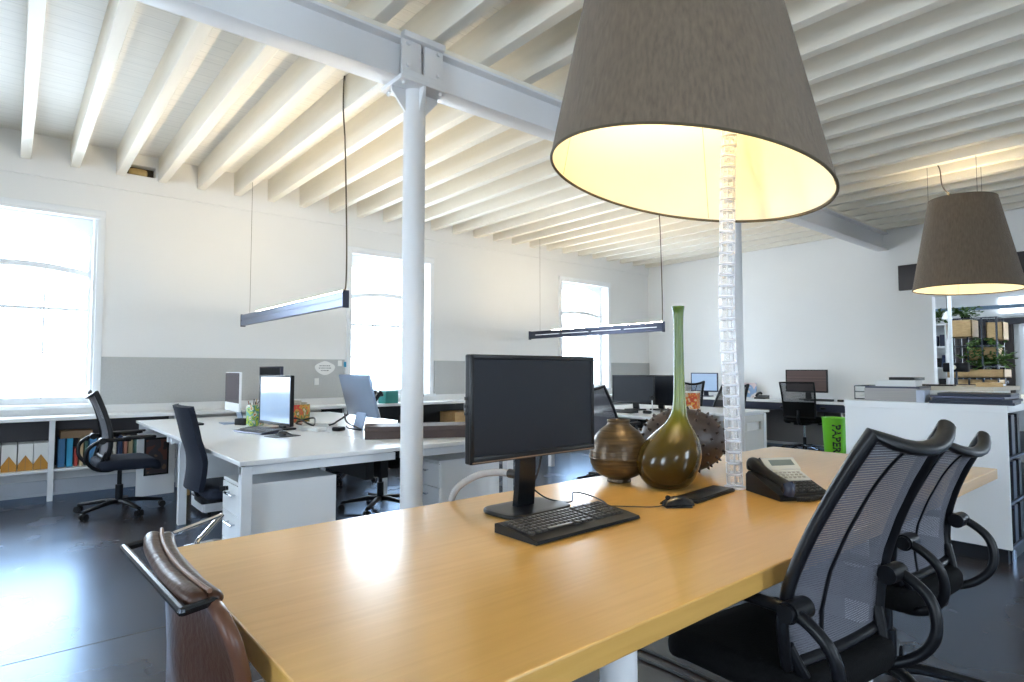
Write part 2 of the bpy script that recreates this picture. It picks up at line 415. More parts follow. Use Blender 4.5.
def obj(name, bm, m, parent=None, smooth=True, ang=35):
    bmesh.ops.recalc_face_normals(bm, faces=bm.faces)
    me = bpy.data.meshes.new(name); bm.to_mesh(me); bm.free()
    if smooth:
        for p in me.polygons: p.use_smooth = True
        me.set_sharp_from_angle(angle=math.radians(ang))
    me.materials.append(M[m] if isinstance(m, str) else m)
    o = bpy.data.objects.new(name, me); COL.objects.link(o)
    if parent: o.parent = parent
    return o

def B(): return bmesh.new()

def tag(o, label=None, cat=None, group=None, kind=None):
    if label: o['label'] = label
    if cat: o['category'] = cat
    if group: o['group'] = group
    if kind: o['kind'] = kind
    return o

def thing(name, label, cat, loc=(0, 0, 0), rz=0., group=None):
    o = bpy.data.objects.new(name, None); COL.objects.link(o)
    o.empty_display_size = .05
    o.location = loc; o.rotation_euler = (0, 0, rz)
    return tag(o, label, cat, group)

def struct(name, bm, m, parent=None, smooth=True):
    o = obj(name, bm, m, parent, smooth)
    if parent is None: o['kind'] = 'structure'
    return o

def sroot(name, loc=(0, 0, 0)):
    o = bpy.data.objects.new(name, None); COL.objects.link(o); o.location = loc; o['kind'] = 'structure'; o.empty_display_size = .05
    return o

def kids(o): return [c for c in COL.objects if c.parent == o]
def dup(root, loc, rz=0., label=None, group=None, cat=None):
    def cp(o, parent):
        c = o.copy(); COL.objects.link(c)
        if parent: c.parent = parent
        for ch in kids(o): cp(ch, c)
        return c
    r = cp(root, None); r.location = loc; r.rotation_euler = (0, 0, rz)
    if label: r['label'] = label
    if group: r['group'] = group
    return r

def one(name, bm, m, label, cat, loc=(0, 0, 0), rz=0., group=None, smooth=True):
    o = obj(name, bm, m, None, smooth); o.location = loc; o.rotation_euler = (0, 0, rz)
    return tag(o, label, cat, group)

def cord(name, pts, r, m, label, cat='cable', sub=8, group=None, n=8):
    b = B(); tube(b, smooth_path(pts, sub), r, n); return one(name, b, m, label, cat, group=group)

# ------------------------------------------------------------------ camera
HC = 1.25; F_PX = 598.0
yaw = math.radians(50); pit = math.atan(29 / F_PX)
Fv = V((math.cos(yaw) * math.cos(pit), math.sin(yaw) * math.cos(pit), math.sin(pit)))
Rv = V((math.sin(yaw), -math.cos(yaw), 0)); Uv = Rv.cross(Fv)
cam = bpy.data.cameras.new('camera'); cam.sensor_width = 36; cam.lens = F_PX / 1024 * 36; cam.clip_start = .02
co = bpy.data.objects.new('camera', cam); COL.objects.link(co)
co.matrix_world = Matrix(((Rv.x, Uv.x, -Fv.x, 0), (Rv.y, Uv.y, -Fv.y, 0), (Rv.z, Uv.z, -Fv.z, HC), (0, 0, 0, 1)))
scene.camera = co

# ------------------------------------------------------------------ the setting
YW, XF, XN, YR = 7.62, 10.07, -3.2, -3.6
ZJ, ZD = 3.35, 3.62                       # joist underside, boards underside
b = B(); box(b, XN - .4, 16, YR - .4, YW + .4, -.1, 0); struct('floor', b, 'floor', smooth=False)
b = B(); box(b, XN - .4, XF + .3, YR - .4, YW + .4, ZD, ZD + .1); struct('ceiling', b, 'deck', smooth=False)
# narrow joints sawn in the floor
b = B()
box(b, XN, 1.6, 3.371, 3.376, 0, .0008); box(b, -1.7, -1.695, YR, YW, 0, .0008); box(b, 4.6, XF, 2.6, 2.605, 0, .0008)
struct('trim_1', b, 'joint', smooth=False)

WX = [(-.55, .64), (3.52, 4.79), (7.55, 8.79)]; WZ0, WZ1 = .90, 2.86
HOLE = (.905, 1.18, 3.385, 3.50)
def wall_pieces(b, a0, a1, holes, z0, z1, put):
    """solid wall with rectangular openings; put(u0,u1,z0,z1) adds one block"""
    xs = sorted(holes)
    cur = a0
    for (u0, u1, h0, h1) in xs:
        put(cur, u0, z0, z1); put(u0, u1, z0, h0); put(u0, u1, h1, z1); cur = u1
    put(cur, a1, z0, z1)
b = B()
wall_pieces(b, XN - .4, XF + .3, [(x0, x1, WZ0, WZ1) for x0, x1 in WX], 0, 3.20, lambda u0, u1, z0, z1: box(b, u0, u1, YW, YW + .38, z0, z1))
wl = struct('wall_left', b, 'wall', smooth=False)
b = B()
wall_pieces(b, XN - .4, XF + .3, [HOLE], 3.20, ZD, lambda u0, u1, z0, z1: box(b, u0, u1, YW - .025, YW + .38, z0, z1))
wl = struct('trim_4', b, 'wall', smooth=False)
b = B(); box(b, HOLE[0], HOLE[1], YW + .1, YW + .14, HOLE[2], HOLE[3]); obj('cavity', b, 'hole', wl)
b = B(); box(b, HOLE[0] + .03, HOLE[1] - .07, YW - .01, YW + .1, HOLE[2], HOLE[3] - .03, .03, 3); obj('infill_stone', b, 'stone', wl)
# far wall: solid part, opening to the next room for y < 2.62, lintel above
OY = 2.66
b = B(); box(b, XF, XF + .14, OY, YW + .38, 0, ZD); box(b, XF, XF + .14, YR - .4, OY, 2.30, ZD)
struct('wall_back', b, 'wall', smooth=False)
b = B(); box(b, XF - .05, XF + .02, -2.2, 3.06, 2.42, 2.79, .004); struct('trim_2', b, mat('dark_lintel', (.030, .026, .030), .5, noise=.1))
RW = [(-1.6, -.3), (2.4, 3.7), (11.4, 14.0)]  # unseen windows added for daylight fill; the last brightens the next room
b = B(); wall_pieces(b, XN - .4, 16, [(x0, x1, WZ0, WZ1) for x0, x1 in RW], 0, ZD, lambda u0, u1, z0, z1: box(b, u0, u1, YR - .38, YR, z0, z1))
struct('wall_right', b, 'wall', smooth=False)
FW = [(-.6, .7), (3.2, 4.5)]  # unseen windows behind the camera, added as daylight fill
b = B(); wall_pieces(b, YR - .4, YW + .38, [(y0, y1, WZ0, WZ1) for y0, y1 in FW], 0, ZD, lambda u0, u1, z0, z1: box(b, XN - .38, XN, u0, u1, z0, z1))
struct('wall_front', b, 'wall', smooth=False)
b = B(); box(b, XN, XF, YW - .018, YW, .02, .15, .004); box(b, XN, XF, YW - .03, YW, 0, .02); struct('baseboard_left', b, 'plinth')
b = B(); box(b, XF - .018, XF, OY, YW, 0, .14, .004); struct('baseboard_back', b, 'trim')

def make_window(name, w):
    """arched timber sash window in local coords: x across, y into the wall, z from the sill"""
    h = WZ1 - WZ0
    r = sroot(name)
    f = B()
    for x0, x1 in ((-w / 2 - .07, -w / 2), (w / 2, w / 2 + .07)): box(f, x0, x1, -.03, .02, -.02, h + .075, .006)
    box(f, -w / 2 - .07, w / 2 + .07, -.035, .02, h, h + .075, .006)
    box(f, -w / 2 - .03, w / 2 + .03, -.045, .0, h - .02, h + .012, .004)
    obj('window_frame', f, 'trim', r)
    f = B(); box(f, -w / 2 - .09, w / 2 + .09, -.07, .24, -.04, 0, .006); obj('window_sill', f, 'trim', r)
    s = B(); yy0, yy1 = .16, .22
    for x0, x1 in ((-w / 2, -w / 2 + .055), (w / 2 - .055, w / 2)): box(s, x0, x1, yy0, yy1, 0, h)
    box(s, -w / 2, w / 2, yy0, yy1, 0, .07)
    # arched head with spandrels, arched transom, straight rails and upright bars
    def arch(z_mid, rise, t):
        up, lo = [], []
        for k in range(17):
            u = -1 + 2 * k / 16; x = u * (w / 2 - .03); z = z_mid - rise * u * u
            up.append((x, z + t / 2)); lo.append((x, z - t / 2))
        return up, lo
    up, lo = arch(h - .01, .15, .07)
    poly = [(-w / 2, h), (w / 2, h)] + lo[::-1]
    prism(s, poly, yy0, yy1, 'y')
    up, lo = arch(1.43, .07, .06); prism(s, up + lo[::-1], yy0 - .02, yy1, 'y')
    box(s, -w / 2, w / 2, yy0, yy1, .97, 1.0)
    box(s, -w / 2, w / 2, yy0, yy1, .525, .54)
    for x in (-w / 6, w / 6): box(s, x - .008, x + .008, yy0 + .01, yy1 - .01, 0, 1.4)
    obj('sash', s, 'trim', r)
    g = B(); box(g, -w / 2, w / 2, .188, .194, .03, h - .02); obj('pane', g, 'glass', r)
    return r
win = make_window('window_1', 1.24)
win.location = ((WX[0][0] + WX[0][1]) / 2, YW, WZ0)
def place_win(name, x, y, rz):
    r = dup(win, (x, y, WZ0), rz); r.name = name; return r
place_win('window_2', sum(WX[1]) / 2, YW, 0); place_win('window_3', sum(WX[2]) / 2, YW, 0)
for i, (x0, x1) in enumerate(RW): place_win('window_%d' % (4 + i), (x0 + x1) / 2, YR, PI)
for i, (y0, y1) in enumerate(FW): place_win('window_%d' % (7 + i), XN, (y0 + y1) / 2, PI / 2)

# joists: one structure object each
jx = .058; k = 0
proto = None
x = jx - .397 * 8
while x < XF - .05:
    if proto is None:
        b = B(); box(b, -.042, .042, YR, YW, ZJ - .0, ZD, .004, 1); proto = struct('ceiling_joist', b, 'joist', smooth=False); proto.location.x = x
    else:
        o = proto.copy(); COL.objects.link(o); o.location.x = x
    x += .397
# steel I-beam and columns
YB, ZB0, ZB1 = 3.27, 3.05, 3.31
sb = sroot('steel_beam')
b = B(); box(b, XN, XF, YB - .08, YB + .08, ZB0, ZB0 + .018, .003); box(b, XN, XF, YB - .08, YB + .08, ZB1 - .018, ZB1, .003); box(b, XN, XF, YB - .012, YB + .012, ZB0 + .01, ZB1 - .01)
obj('i_section', b, 'steel_white', sb)
b = B(); box(b, XN, XF, YB - .06, YB + .06, ZB1, ZJ); obj('timber_packer', b, 'joist', sb)
def column(x):
    r = sroot('steel_column', (x, YB, 0))
    b = B(); cyl(b, (0, 0, .02), (0, 0, ZB0 - .03), .070, 28); obj('shaft', b, 'steel_white', r)
    b = B(); box(b, -.13, .13, -.13, .13, 0, .02, .004); obj('base_plate', b, 'steel_white', r)
    b = B()
    box(b, -.17, .17, -.13, .13, ZB0 - .03, ZB0, .004)
    box(b, -.15, .15, -.115, -.085, ZB0, ZB0 + .045, .004)
    for s in (-1, 1):                                  # triangular gussets
        prism(b, [(s * .07, ZB0 - .03), (s * .165, ZB0 - .03), (s * .165, ZB0 - .06), (s * .07, ZB0 - .17)], -.008, .008, 'y')
        prism(b, [(s * .07, ZB0 - .03), (s * .125, ZB0 - .03), (s * .125, ZB0 - .06), (s * .07, ZB0 - .17)], -.008, .008, 'x')
    box(b, -.15, -.012, -.1, -.08, ZB0 + .03, ZB1 - .02, .004); box(b, .012, .15, -.1, -.08, ZB0 + .03, ZB1 - .02, .004)
    box(b, -.15, .15, -.13, -.08, ZB1 - .02, ZB1 + .02, .004)
    obj('cap_bracket', b, 'steel_white', r)
    b = B()
    for px in (-.11, .11):
        for pz in (ZB0 + .075, ZB1 - .045): cyl(b, (px, -.118, pz), (px, -.095, pz), .014, 6)
        for py in (-.1, .1): cyl(b, (px * 1.2, py, ZB0 - .05), (px * 1.2, py, ZB0 - .028), .014, 6)
    obj('bolts', b, 'steel_white', r)
column(1.93); column(5.80)

# felt pin-board strips along the window wall
def felt(x0, x1, label):
    b = B(); box(b, x0, x1, YW - .022, YW, .885, 1.39, .003); return one('felt_pinboard', b, 'felt', label, 'pinboard', group='felt strips along the window wall')
felt(WX[0][1] + .075, WX[1][0] - .075, 'long grey felt pinboard between first and second window, with papers pinned on it')
felt(WX[1][1] + .075, WX[2][0] - .075, 'grey felt pinboard between second and third window behind black monitor')
felt(WX[2][1] + .075, XF - .01, 'short grey felt pinboard in corner right of third window')
# pinned papers
b = B(); n = 26
prism(b, [(.135 * math.cos(2 * PI * k / n) * (1 + .06 * math.sin(6 * PI * k / n)), .085 * math.sin(2 * PI * k / n) * (1 + .08 * math.cos(8 * PI * k / n))) for k in range(n)], -.004, 0, 'y')
nt_ = thing('paper_cutout', 'rounded white paper cut-out with grey writing pinned on grey felt', 'paper', (3.17, YW - .022, 1.275))
obj('paper', b, 'paper_white', nt_)
b = B()
for j, (wd, zz) in enumerate(((.15, .03), (.17, .0), (.11, -.032))):
    x = -wd / 2
    while x < wd / 2:
        l = random.uniform(.01, .03); box(b, x, min(x + l, wd / 2), -.0055, -.004, zz - .006, zz + .006); x += l + .008
obj('writing', b, mat('grey_ink', (.25, .25, .25), .7, noise=.1), nt_, False)
for (x, z, w, h, m, lb) in ((3.06, 1.10, .06, .085, 'paper_white', 'small white paper note pinned low on grey felt beside the window'),
                            (3.375, 1.34, .055, .075, 'paper_white', 'small cream note pinned high on felt left of the blue note'),
                            (3.455, 1.325, .05, .07, 'book8', 'small blue note pinned on felt edge by second window')):
    b = B(); box(b, -w / 2, w / 2, -.003, 0, -h / 2, h / 2); one('pinned_note', b, m, lb, 'note', (x, YW - .022, z), smooth=False)

# ------------------------------------------------------------------ light
world = bpy.data.worlds.new('sky'); scene.world = world; world.use_nodes = True
bg = world.node_tree.nodes['Background']
bg.inputs['Color'].default_value = (.73, .865, 1.0, 1); bg.inputs['Strength'].default_value = 9.0
def portal(x, y, z, w, h, rot):
    l = bpy.data.lights.new('window_daylight', 'AREA'); l.shape = 'RECTANGLE'; l.size = w; l.size_y = h; l.cycles.is_portal = True
    o = bpy.data.objects.new('window_daylight', l); COL.objects.link(o); o.location = (x, y, z); o.rotation_euler = rot
zc = (WZ0 + WZ1) / 2
for x0, x1 in WX: portal((x0 + x1) / 2, YW + .36, zc, x1 - x0, WZ1 - WZ0, (-PI / 2, 0, 0))
for x0, x1 in RW: portal((x0 + x1) / 2, YR - .36, zc, x1 - x0, WZ1 - WZ0, (PI / 2, 0, 0))
for y0, y1 in FW: portal(XN - .36, (y0 + y1) / 2, zc, y1 - y0, WZ1 - WZ0, (0, -PI / 2, 0))

scene.view_settings.view_transform = 'Standard'; scene.view_settings.look = 'None'
scene.view_settings.gamma = 1; scene.view_settings.use_curve_mapping = False
scene.view_settings.exposure = 1.24
scene.cycles.max_bounces = 10; scene.cycles.diffuse_bounces = 6; scene.cycles.glossy_bounces = 4; scene.cycles.transparent_max_bounces = 16
scene.cycles.sample_clamp_indirect = 6
scene.cycles.use_denoising = True

# ------------------------------------------------------------------ oak table and what stands on it
TZ = .74
t = thing('wooden_table', 'long honey oak conference table with thick top in front of the white pillar', 'table', (2.15, 1.37, 0))
b = B(); box(b, -1.78, 1.78, -.593, .593, TZ - .052, TZ, .004); obj('tabletop', b, 'oak', t, False)
for sx in (-1.0, .45):
    for sy in (-.40, .40):
        b = B(); cyl(b, (sx, sy, .012), (sx, sy, TZ - .055), .045, 28); l = obj('leg', b, 'steel_white', t); l['label'] = 'grey steel tube leg'
        b = B(); cyl(b, (sx, sy, 0), (sx, sy, .014), .06, 28); obj('foot', b, 'dark_metal', l)
b = B()
for sy in (-.22, .22): box(b, -1.0, .45, sy - .02, sy + .02, TZ - .10, TZ - .052, .002)
for sx in (-1.0, .45): box(b, sx - .02, sx + .02, -.36, .36, TZ - .10, TZ - .052, .002)
obj('apron', b, 'dark_metal', t, False)

def flat_monitor(name, label, loc, rz, w, h, zb, screen='screen', group=None, cat='monitor', stand=True, shell='black_plastic', bez=.016, detailed=False, tilt=0.):
    """desk monitor facing local -Y; zb is the height of the panel's lower edge above the desk"""
    r = thing(name, label, cat, loc, rz, group)
    p = B(); box(p, -w / 2, w / 2, 0, .028, zb, zb + h, .006, 3); box(p, -w / 2 + .05, w / 2 - .05, .026, .05, zb + .05, zb + h - .06, .012, 3)
    for s in (0,): pass
    # raised bezel
    box(p, -w / 2, w / 2, -.006, .004, zb + h - bez, zb + h, .003); box(p, -w / 2, w / 2, -.006, .004, zb, zb + bez * 1.5, .003)
    box(p, -w / 2, -w / 2 + bez, -.006, .004, zb, zb + h, .003); box(p, w / 2 - bez, w / 2, -.006, .004, zb, zb + h, .003)
    pn = obj('panel_housing', p, shell, r)
    s = B(); box(s, -w / 2 + bez * .9, w / 2 - bez * .9, -.0015, .0, zb + bez * 1.3, zb + h - bez * .9); obj('screen', s, screen, r, False)
    if stand:
        n = B()
        sheet(n, lambda u, v: V(((u - .5) * (.085 - .015 * v), .075 - .012 * math.sin(v * PI), .012 + v * (zb + h * .42))), 4, 8, .026)
        obj('stand_neck', n, 'dark_metal' if detailed else shell, r)
        n = B(); box(n, -.05, .05, .045, .075, zb + h * .25, zb + h * .5, .006); obj('mount', n, shell, r)
        bs = B(); pillow(bs, -.155 if detailed else -.11, .155 if detailed else .11, -.05, .155, 0, .016, .06 if detailed else .03, .006); obj('stand_base', bs, 'black_plastic' if detailed else shell, r)
    if tilt:
        for c in kids(r):
            if c.name.split('.')[0] in ('panel_housing', 'screen'): c.rotation_euler.x = tilt
    return r
mon = flat_monitor('monitor', 'large black flat monitor standing on oak table beside the keyboard', (1.462, 1.60, TZ), 0.03, .615, .362, .20, detailed=True)
b = B(); box(b, -.3, .3, -.0075, -.0055, .2035, .2075); hb = obj('bezel_strip', b, mat('bronze_strip', (.30, .21, .15), .4, .6, noise=.05), mon, False)
b = B()
for z in (.36, .385, .41): box(b, -.311, -.300, .012, .026, z, z + .012, .002)
obj('side_ports', b, 'black_plastic', mon)

def keyboard(name, label, loc, rz, w=.465, d=.19, cat='keyboard', group=None, m='black_plastic', detailed=True):
    r = thing(name, label, cat, loc, rz, group)
    b = B()
    sec = [(-d / 2, .004), (-d / 2 + .01, 0), (d / 2, 0), (d / 2, .028), (d / 2 - .012, .032), (-d / 2 + .05, .019), (-d / 2 + .004, .013)]
    prism(b, [(a, z) for a, z in sec], -w / 2, w / 2, 'x'); obj('body', b, m, r, False)
    if detailed:
        k = B(); rows = 6
        for j in range(rows):
            y0 = -d / 2 + .05 + j * .0215; zz = .019 + (y0 + d / 2 - .05) * .095
            x = -w / 2 + .014
            blocks = [(x, .285), (x + .298, .056), (x + .364, .076)]
            for bx, bw in blocks:
                if j == 0 and bx == x: wd = [.024, .024, .024, .115, .024, .024, .024]
                else: wd = [.0188] * int(round(bw / .0188))
                xx = bx
                for q in wd:
                    box(k, xx + .001, xx + q - .002, y0, y0 + .0185, zz - .004, zz + .007, .0025, 1); xx += q * (bw / sum(wd))
        obj('keys', k, 'keycap', r)
    return r
keyboard('keyboard', 'black full-size keyboard lying on oak table in front of monitor', (1.425, 1.40, TZ), .02, w=.48, d=.20)

m_ = thing('mouse', 'black computer mouse on oak table in front of green vase', 'mouse', (1.925, 1.335, TZ), math.radians(55))
b = B(); sheet(b, lambda u, v: V(((u - .5) * .062 * (1 - .25 * abs(v - .5) ** 2 * 4) , (v - .5) * .115, .004 + .034 * math.sin(PI * min(.98, max(.02, u))) ** .6 * math.sin(PI * (.12 + .80 * v)) ** .7)), 12, 14, .004)
obj('shell', b, 'black_gloss', m_)
b = B(); cyl(b, (-.004, .035, .034), (.004, .035, .034), .009, 14); obj('scroll_wheel', b, 'black_plastic', m_)
b = B(); box(b, -.027, .027, -.05, .05, 0, .006, .002); obj('base', b, 'black_plastic', m_)
b = B(); box(b, -.165, .165, -.05, .05, 0, .012, .004); box(b, -.16, .16, -.046, .046, .012, .016, .003)
one('notebook', b, 'black_plastic', 'slim black notebook lying on oak table between mouse and clear tube', 'notebook', (2.18, 1.375, TZ), .10)

# green long-necked vase; the neck leans off the body's centre
def voff(z):
    s = max(0., min(1., (z - .06) / .30)); s = s * s * (3 - 2 * s)
    return (.058 * s * Rv.x, .058 * s * Rv.y)
v = thing('bottle_vase', 'tall green and amber long-necked glass vase on oak table', 'vase', (2.215, 1.585, TZ))
prof = [(.055, 0), (.085, .006), (.118, .035), (.139, .08), (.146, .12), (.139, .165), (.117, .21), (.083, .25), (.053, .285), (.037, .325), (.030, .375), (.0265, .43), (.0245, .50), (.023, .58), (.022, .65), (.022, .72), (.025, .775), (.029, .80), (.0275, .803), (.022, .79), (.021, .72)]
pts = smooth_path([(r_, 0, z_) for r_, z_ in prof], 3)
b = B(); lathe(b, [(p.x * .94, p.z * .985) for p in pts], 48, off=voff); obj('body', b, 'vase', v, ang=60)
p_ = thing('clay_pot', 'squat bronze-brown ribbed pot with narrow collar beside green vase', 'pot', (2.155, 1.805, TZ))
prof = [(.050, 0), (.055, .004), (.053, .020), (.068, .024), (.098, .040), (.122, .070), (.134, .105), (.134, .130), (.128, .162), (.117, .192), (.101, .218), (.080, .240), (.062, .253), (.053, .262), (.050, .270), (.053, .279), (.050, .282), (.043, .272), (.042, .25)]
pts = smooth_path([(r_, 0, z_) for r_, z_ in prof], 3)
b = B(); lathe(b, [(p.x + .0018 * math.sin(p.z * 330) * (1 if .05 < p.z < .24 else 0), p.z) for p in pts], 48); obj('body', b, 'pot', p_, ang=60)
b = B(); lathe(b, [(.1335, .105), (.1375, .112), (.1345, .120)], 48, cap=False); obj('ridge', b, 'pot', p_)

# spiky ovoid
s_ = thing('spiky_ornament', 'dark brown ovoid ornament covered in small spikes behind green vase', 'ornament', (2.60, 1.765, TZ + .158))
def ell(th, ph): return V((.215 * math.sin(th) * math.cos(ph), .155 * math.sin(th) * math.sin(ph), .158 * math.cos(th)))
b = B(); ua, ub = 40, 26
rows = [[b.verts.new(ell(max(1e-3, min(PI - 1e-3, PI * j / ub)), 2 * PI * i / ua)) for i in range(ua)] for j in range(ub + 1)]
for j in range(ub):
    for i in range(ua): b.faces.new((rows[j][i], rows[j][(i + 1) % ua], rows[j + 1][(i + 1) % ua], rows[j + 1][i]))
N = 150
for i in range(N):
    z = 1 - 2 * (i + .5) / N; ph = i * 2.39996
    th = math.acos(z); p = ell(th, ph); nrm = V((p.x / .215 ** 2, p.y / .155 ** 2, p.z / .158 ** 2)).normalized()
    tube(b, [p - nrm * .004, p + nrm * .005, p + nrm * .013], [.0085, .007, .0025], 7)
obj('body', b, 'spiky', s_, ang=60)
s_.rotation_euler = (0, 0, math.radians(-40))

# desk phone: local -Y is the user's side, handset on the local -X side
ph = thing('desk_phone', 'black and grey desk telephone with corded handset on the oak table', 'telephone', (2.458, 1.172, TZ), math.radians(-28))
b = B()
prism(b, [(-.11, 0), (.115, 0), (.115, .07), (.095, .085), (-.10, .022), (-.112, .012)], -.115, .115, 'x'); obj('base', b, 'black_plastic', ph, False)
def deck(y): return .022 + (y + .10) * (.063 / .195)
b = B(); prism(b, [(.0, deck(.0)), (.105, deck(.105)), (.105, deck(.105) + .012), (.0, deck(0) + .004)], -.03, .112, 'x'); gp = obj('key_panel', b, 'phone_grey', ph, False)
b = B()
for i in range(6):
    for j in range(3): 
        y = .012 + j * .018; box(b, -.022 + i * .021, -.008 + i * .021, y, y + .011, deck(y) + .003, deck(y) + .013, .002, 1)
obj('grey_keys', b, mat('mid_grey_keys', (.36, .35, .31), .4, noise=.05), gp)
b = B()
for i in range(7):
    for j in range(4):
        y = -.085 + j * .0205; box(b, -.028 + i * .019, -.015 + i * .019, y, y + .013, deck(y) - .002, deck(y) + .008, .002, 1)
obj('dial_keys', b, 'keycap', ph)
b = B(); mxr = Matrix.Translation((.045, .10, .098)) @ Matrix.Rotation(math.radians(38), 4, 'X')
box(b, -.085, .075, -.03, .04, 0, .014, .004, mx=mxr); dp = obj('display_housing', b, 'phone_grey', ph)
b = B(); box(b, -.055, .055, -.008, .024, .0125, .0150, mx=mxr); obj('display', b, 'lcd', dp, False)
b = B(); box(b, -.088, -.078, -.034, .044, -.004, .012, .003, mx=mxr); obj('display_edge', b, 'black_plastic', dp)
b = B(); tube(b, smooth_path([(-.085, -.115, .030), (-.085, -.11, .055), (-.085, -.075, .068), (-.085, .0, .085), (-.085, .075, .108), (-.085, .115, .112), (-.085, .124, .085)], 5),
              [.020, .023, .026, .0275, .029, .028, .026, .023, .022, .021, .020, .0195, .019, .019, .019, .0195, .020, .021, .023, .025, .028, .0285, .028, .027, .026, .025, .024, .022, .021, .02, .018][:31], 16, flat=.8)
hs = obj('handset', b, 'black_plastic', ph)
b = B(); tube(b, smooth_path([(-.085, -.122, .030), (-.085, -.128, .05), (-.085, -.118, .068)], 5), .0225, 16); c_ = obj('handset_end', b, mat('blue_black_gloss', (.02, .026, .05), .2, noise=.05), ph)
b = B(); pts = []
for i in range(170):
    u = i / 169; y = -.128 - .012 * math.sin(u * PI * 2); x = -.06 + .175 * u
    a = u * 2 * PI * 21
    pts.append((x, y + .008 * math.cos(a), .0105 + .008 * math.sin(a)))
tube(b, pts, .0022, 6); obj('curly_cord', b, 'cable_black', ph)

# clear cable riser from the table up into the lampshade
cr = thing('cable_riser', 'clear plastic cable spine rising from oak table into the big lampshade', 'cable riser', (2.42, 1.383, TZ))
path = smooth_path([(0, 0, .004), (-.006, .006, .35), (-.016, .016, .75), (-.010, .012, 1.05), (-.002, .005, 1.4), (.0, .0, 1.62), (-.09, .0, 1.95), (-.16, 0, 2.18)], 24)
L = [0]
for a, c in zip(path, path[1:]): L.append(L[-1] + (c - a).length)
def at_len(s):
    for i in range(len(L) - 1):
        if L[i + 1] >= s:
            u = (s - L[i]) / max(1e-6, L[i + 1] - L[i]); return path[i].lerp(path[i + 1], u), (path[i + 1] - path[i]).normalized()
    return path[-1], (path[-1] - path[-2]).normalized()
bc, be = B(), B(); seg = .048; s = .012
while s + seg < L[-1]:
    p0, d0 = at_len(s); p1, d1 = at_len(s + seg * .90); pm, _ = at_len(s + seg * .45)
    tube(bc, [p0, p0.lerp(p1, .12), p0.lerp(p1, .88), p1], [.024, .034, .034, .024], 10)
    tube(be, [p0 - d0 * .0015, p0 + d0 * .002], .0335, 12)
    tube(be, [p1 - d1 * .002, p1 + d1 * .0015], .0275, 12)
    for k in (-1, 1):
        q = Rv * (.0335 * k); tube(be, [p0 + q, p1 + q], .0022, 5)
    s += seg
cl = obj('clear_segments', bc, 'clear', cr); obj('segment_rims', be, 'clear_edge', cr)
b = B(); tube(b, [p + V((.004, 0, 0)) for p in path], .0042, 8); tube(b, [p - V((.006, .004, 0)) for p in path], .0036, 8); obj('cable_strands', b, 'cable_white', cr)
b = B(); cyl(b, (0, 0, 0), (0, 0, .008), .045, 24); obj('base_plate', b, 'clear_edge', cr)

# cables on the table
cord('monitor_cable', [(1.555, 1.665, 1.0), (1.575, 1.70, .93), (1.565, 1.715, .85), (1.50, 1.69, .80), (1.46, 1.67, .83)], .0045, 'cable_black', 'black cable looping down behind the monitor stand')
cord('video_cable', [(1.47, 1.68, .84), (1.56, 1.66, .77), (1.66, 1.63, .746), (1.75, 1.70, .760), (1.79, 1.63, .748), (1.72, 1.50, .745), (1.62, 1.512, .745)], .003, 'cable_black', 'thin black cable coiling on the table right of monitor stand')
cord('mouse_cable', [(1.885, 1.345, .754), (1.84, 1.38, .744), (1.76, 1.46, .744), (1.70, 1.52, .744), (1.62, 1.53, .744), (1.50, 1.545, .744)], .0022, 'cable_black', 'thin mouse cable running behind the black keyboard')
b = B(); tube(b, smooth_path([(1.33, 1.975, .60), (1.335, 1.968, .72), (1.36, 1.95, .79), (1.405, 1.88, .842), (1.44, 1.80, .86), (1.455, 1.715, .862)], 8), .0135, 12)
hz = thing('cable_sleeve', 'thick grey cable sleeve arching over table edge behind monitor', 'cable')
obj('sleeve', b, 'cable_grey', hz)
b = B(); cyl(b, (1.452, 1.745, .862), (1.457, 1.69, .862), .017, 14); obj('plug', b, 'cable_black', hz)

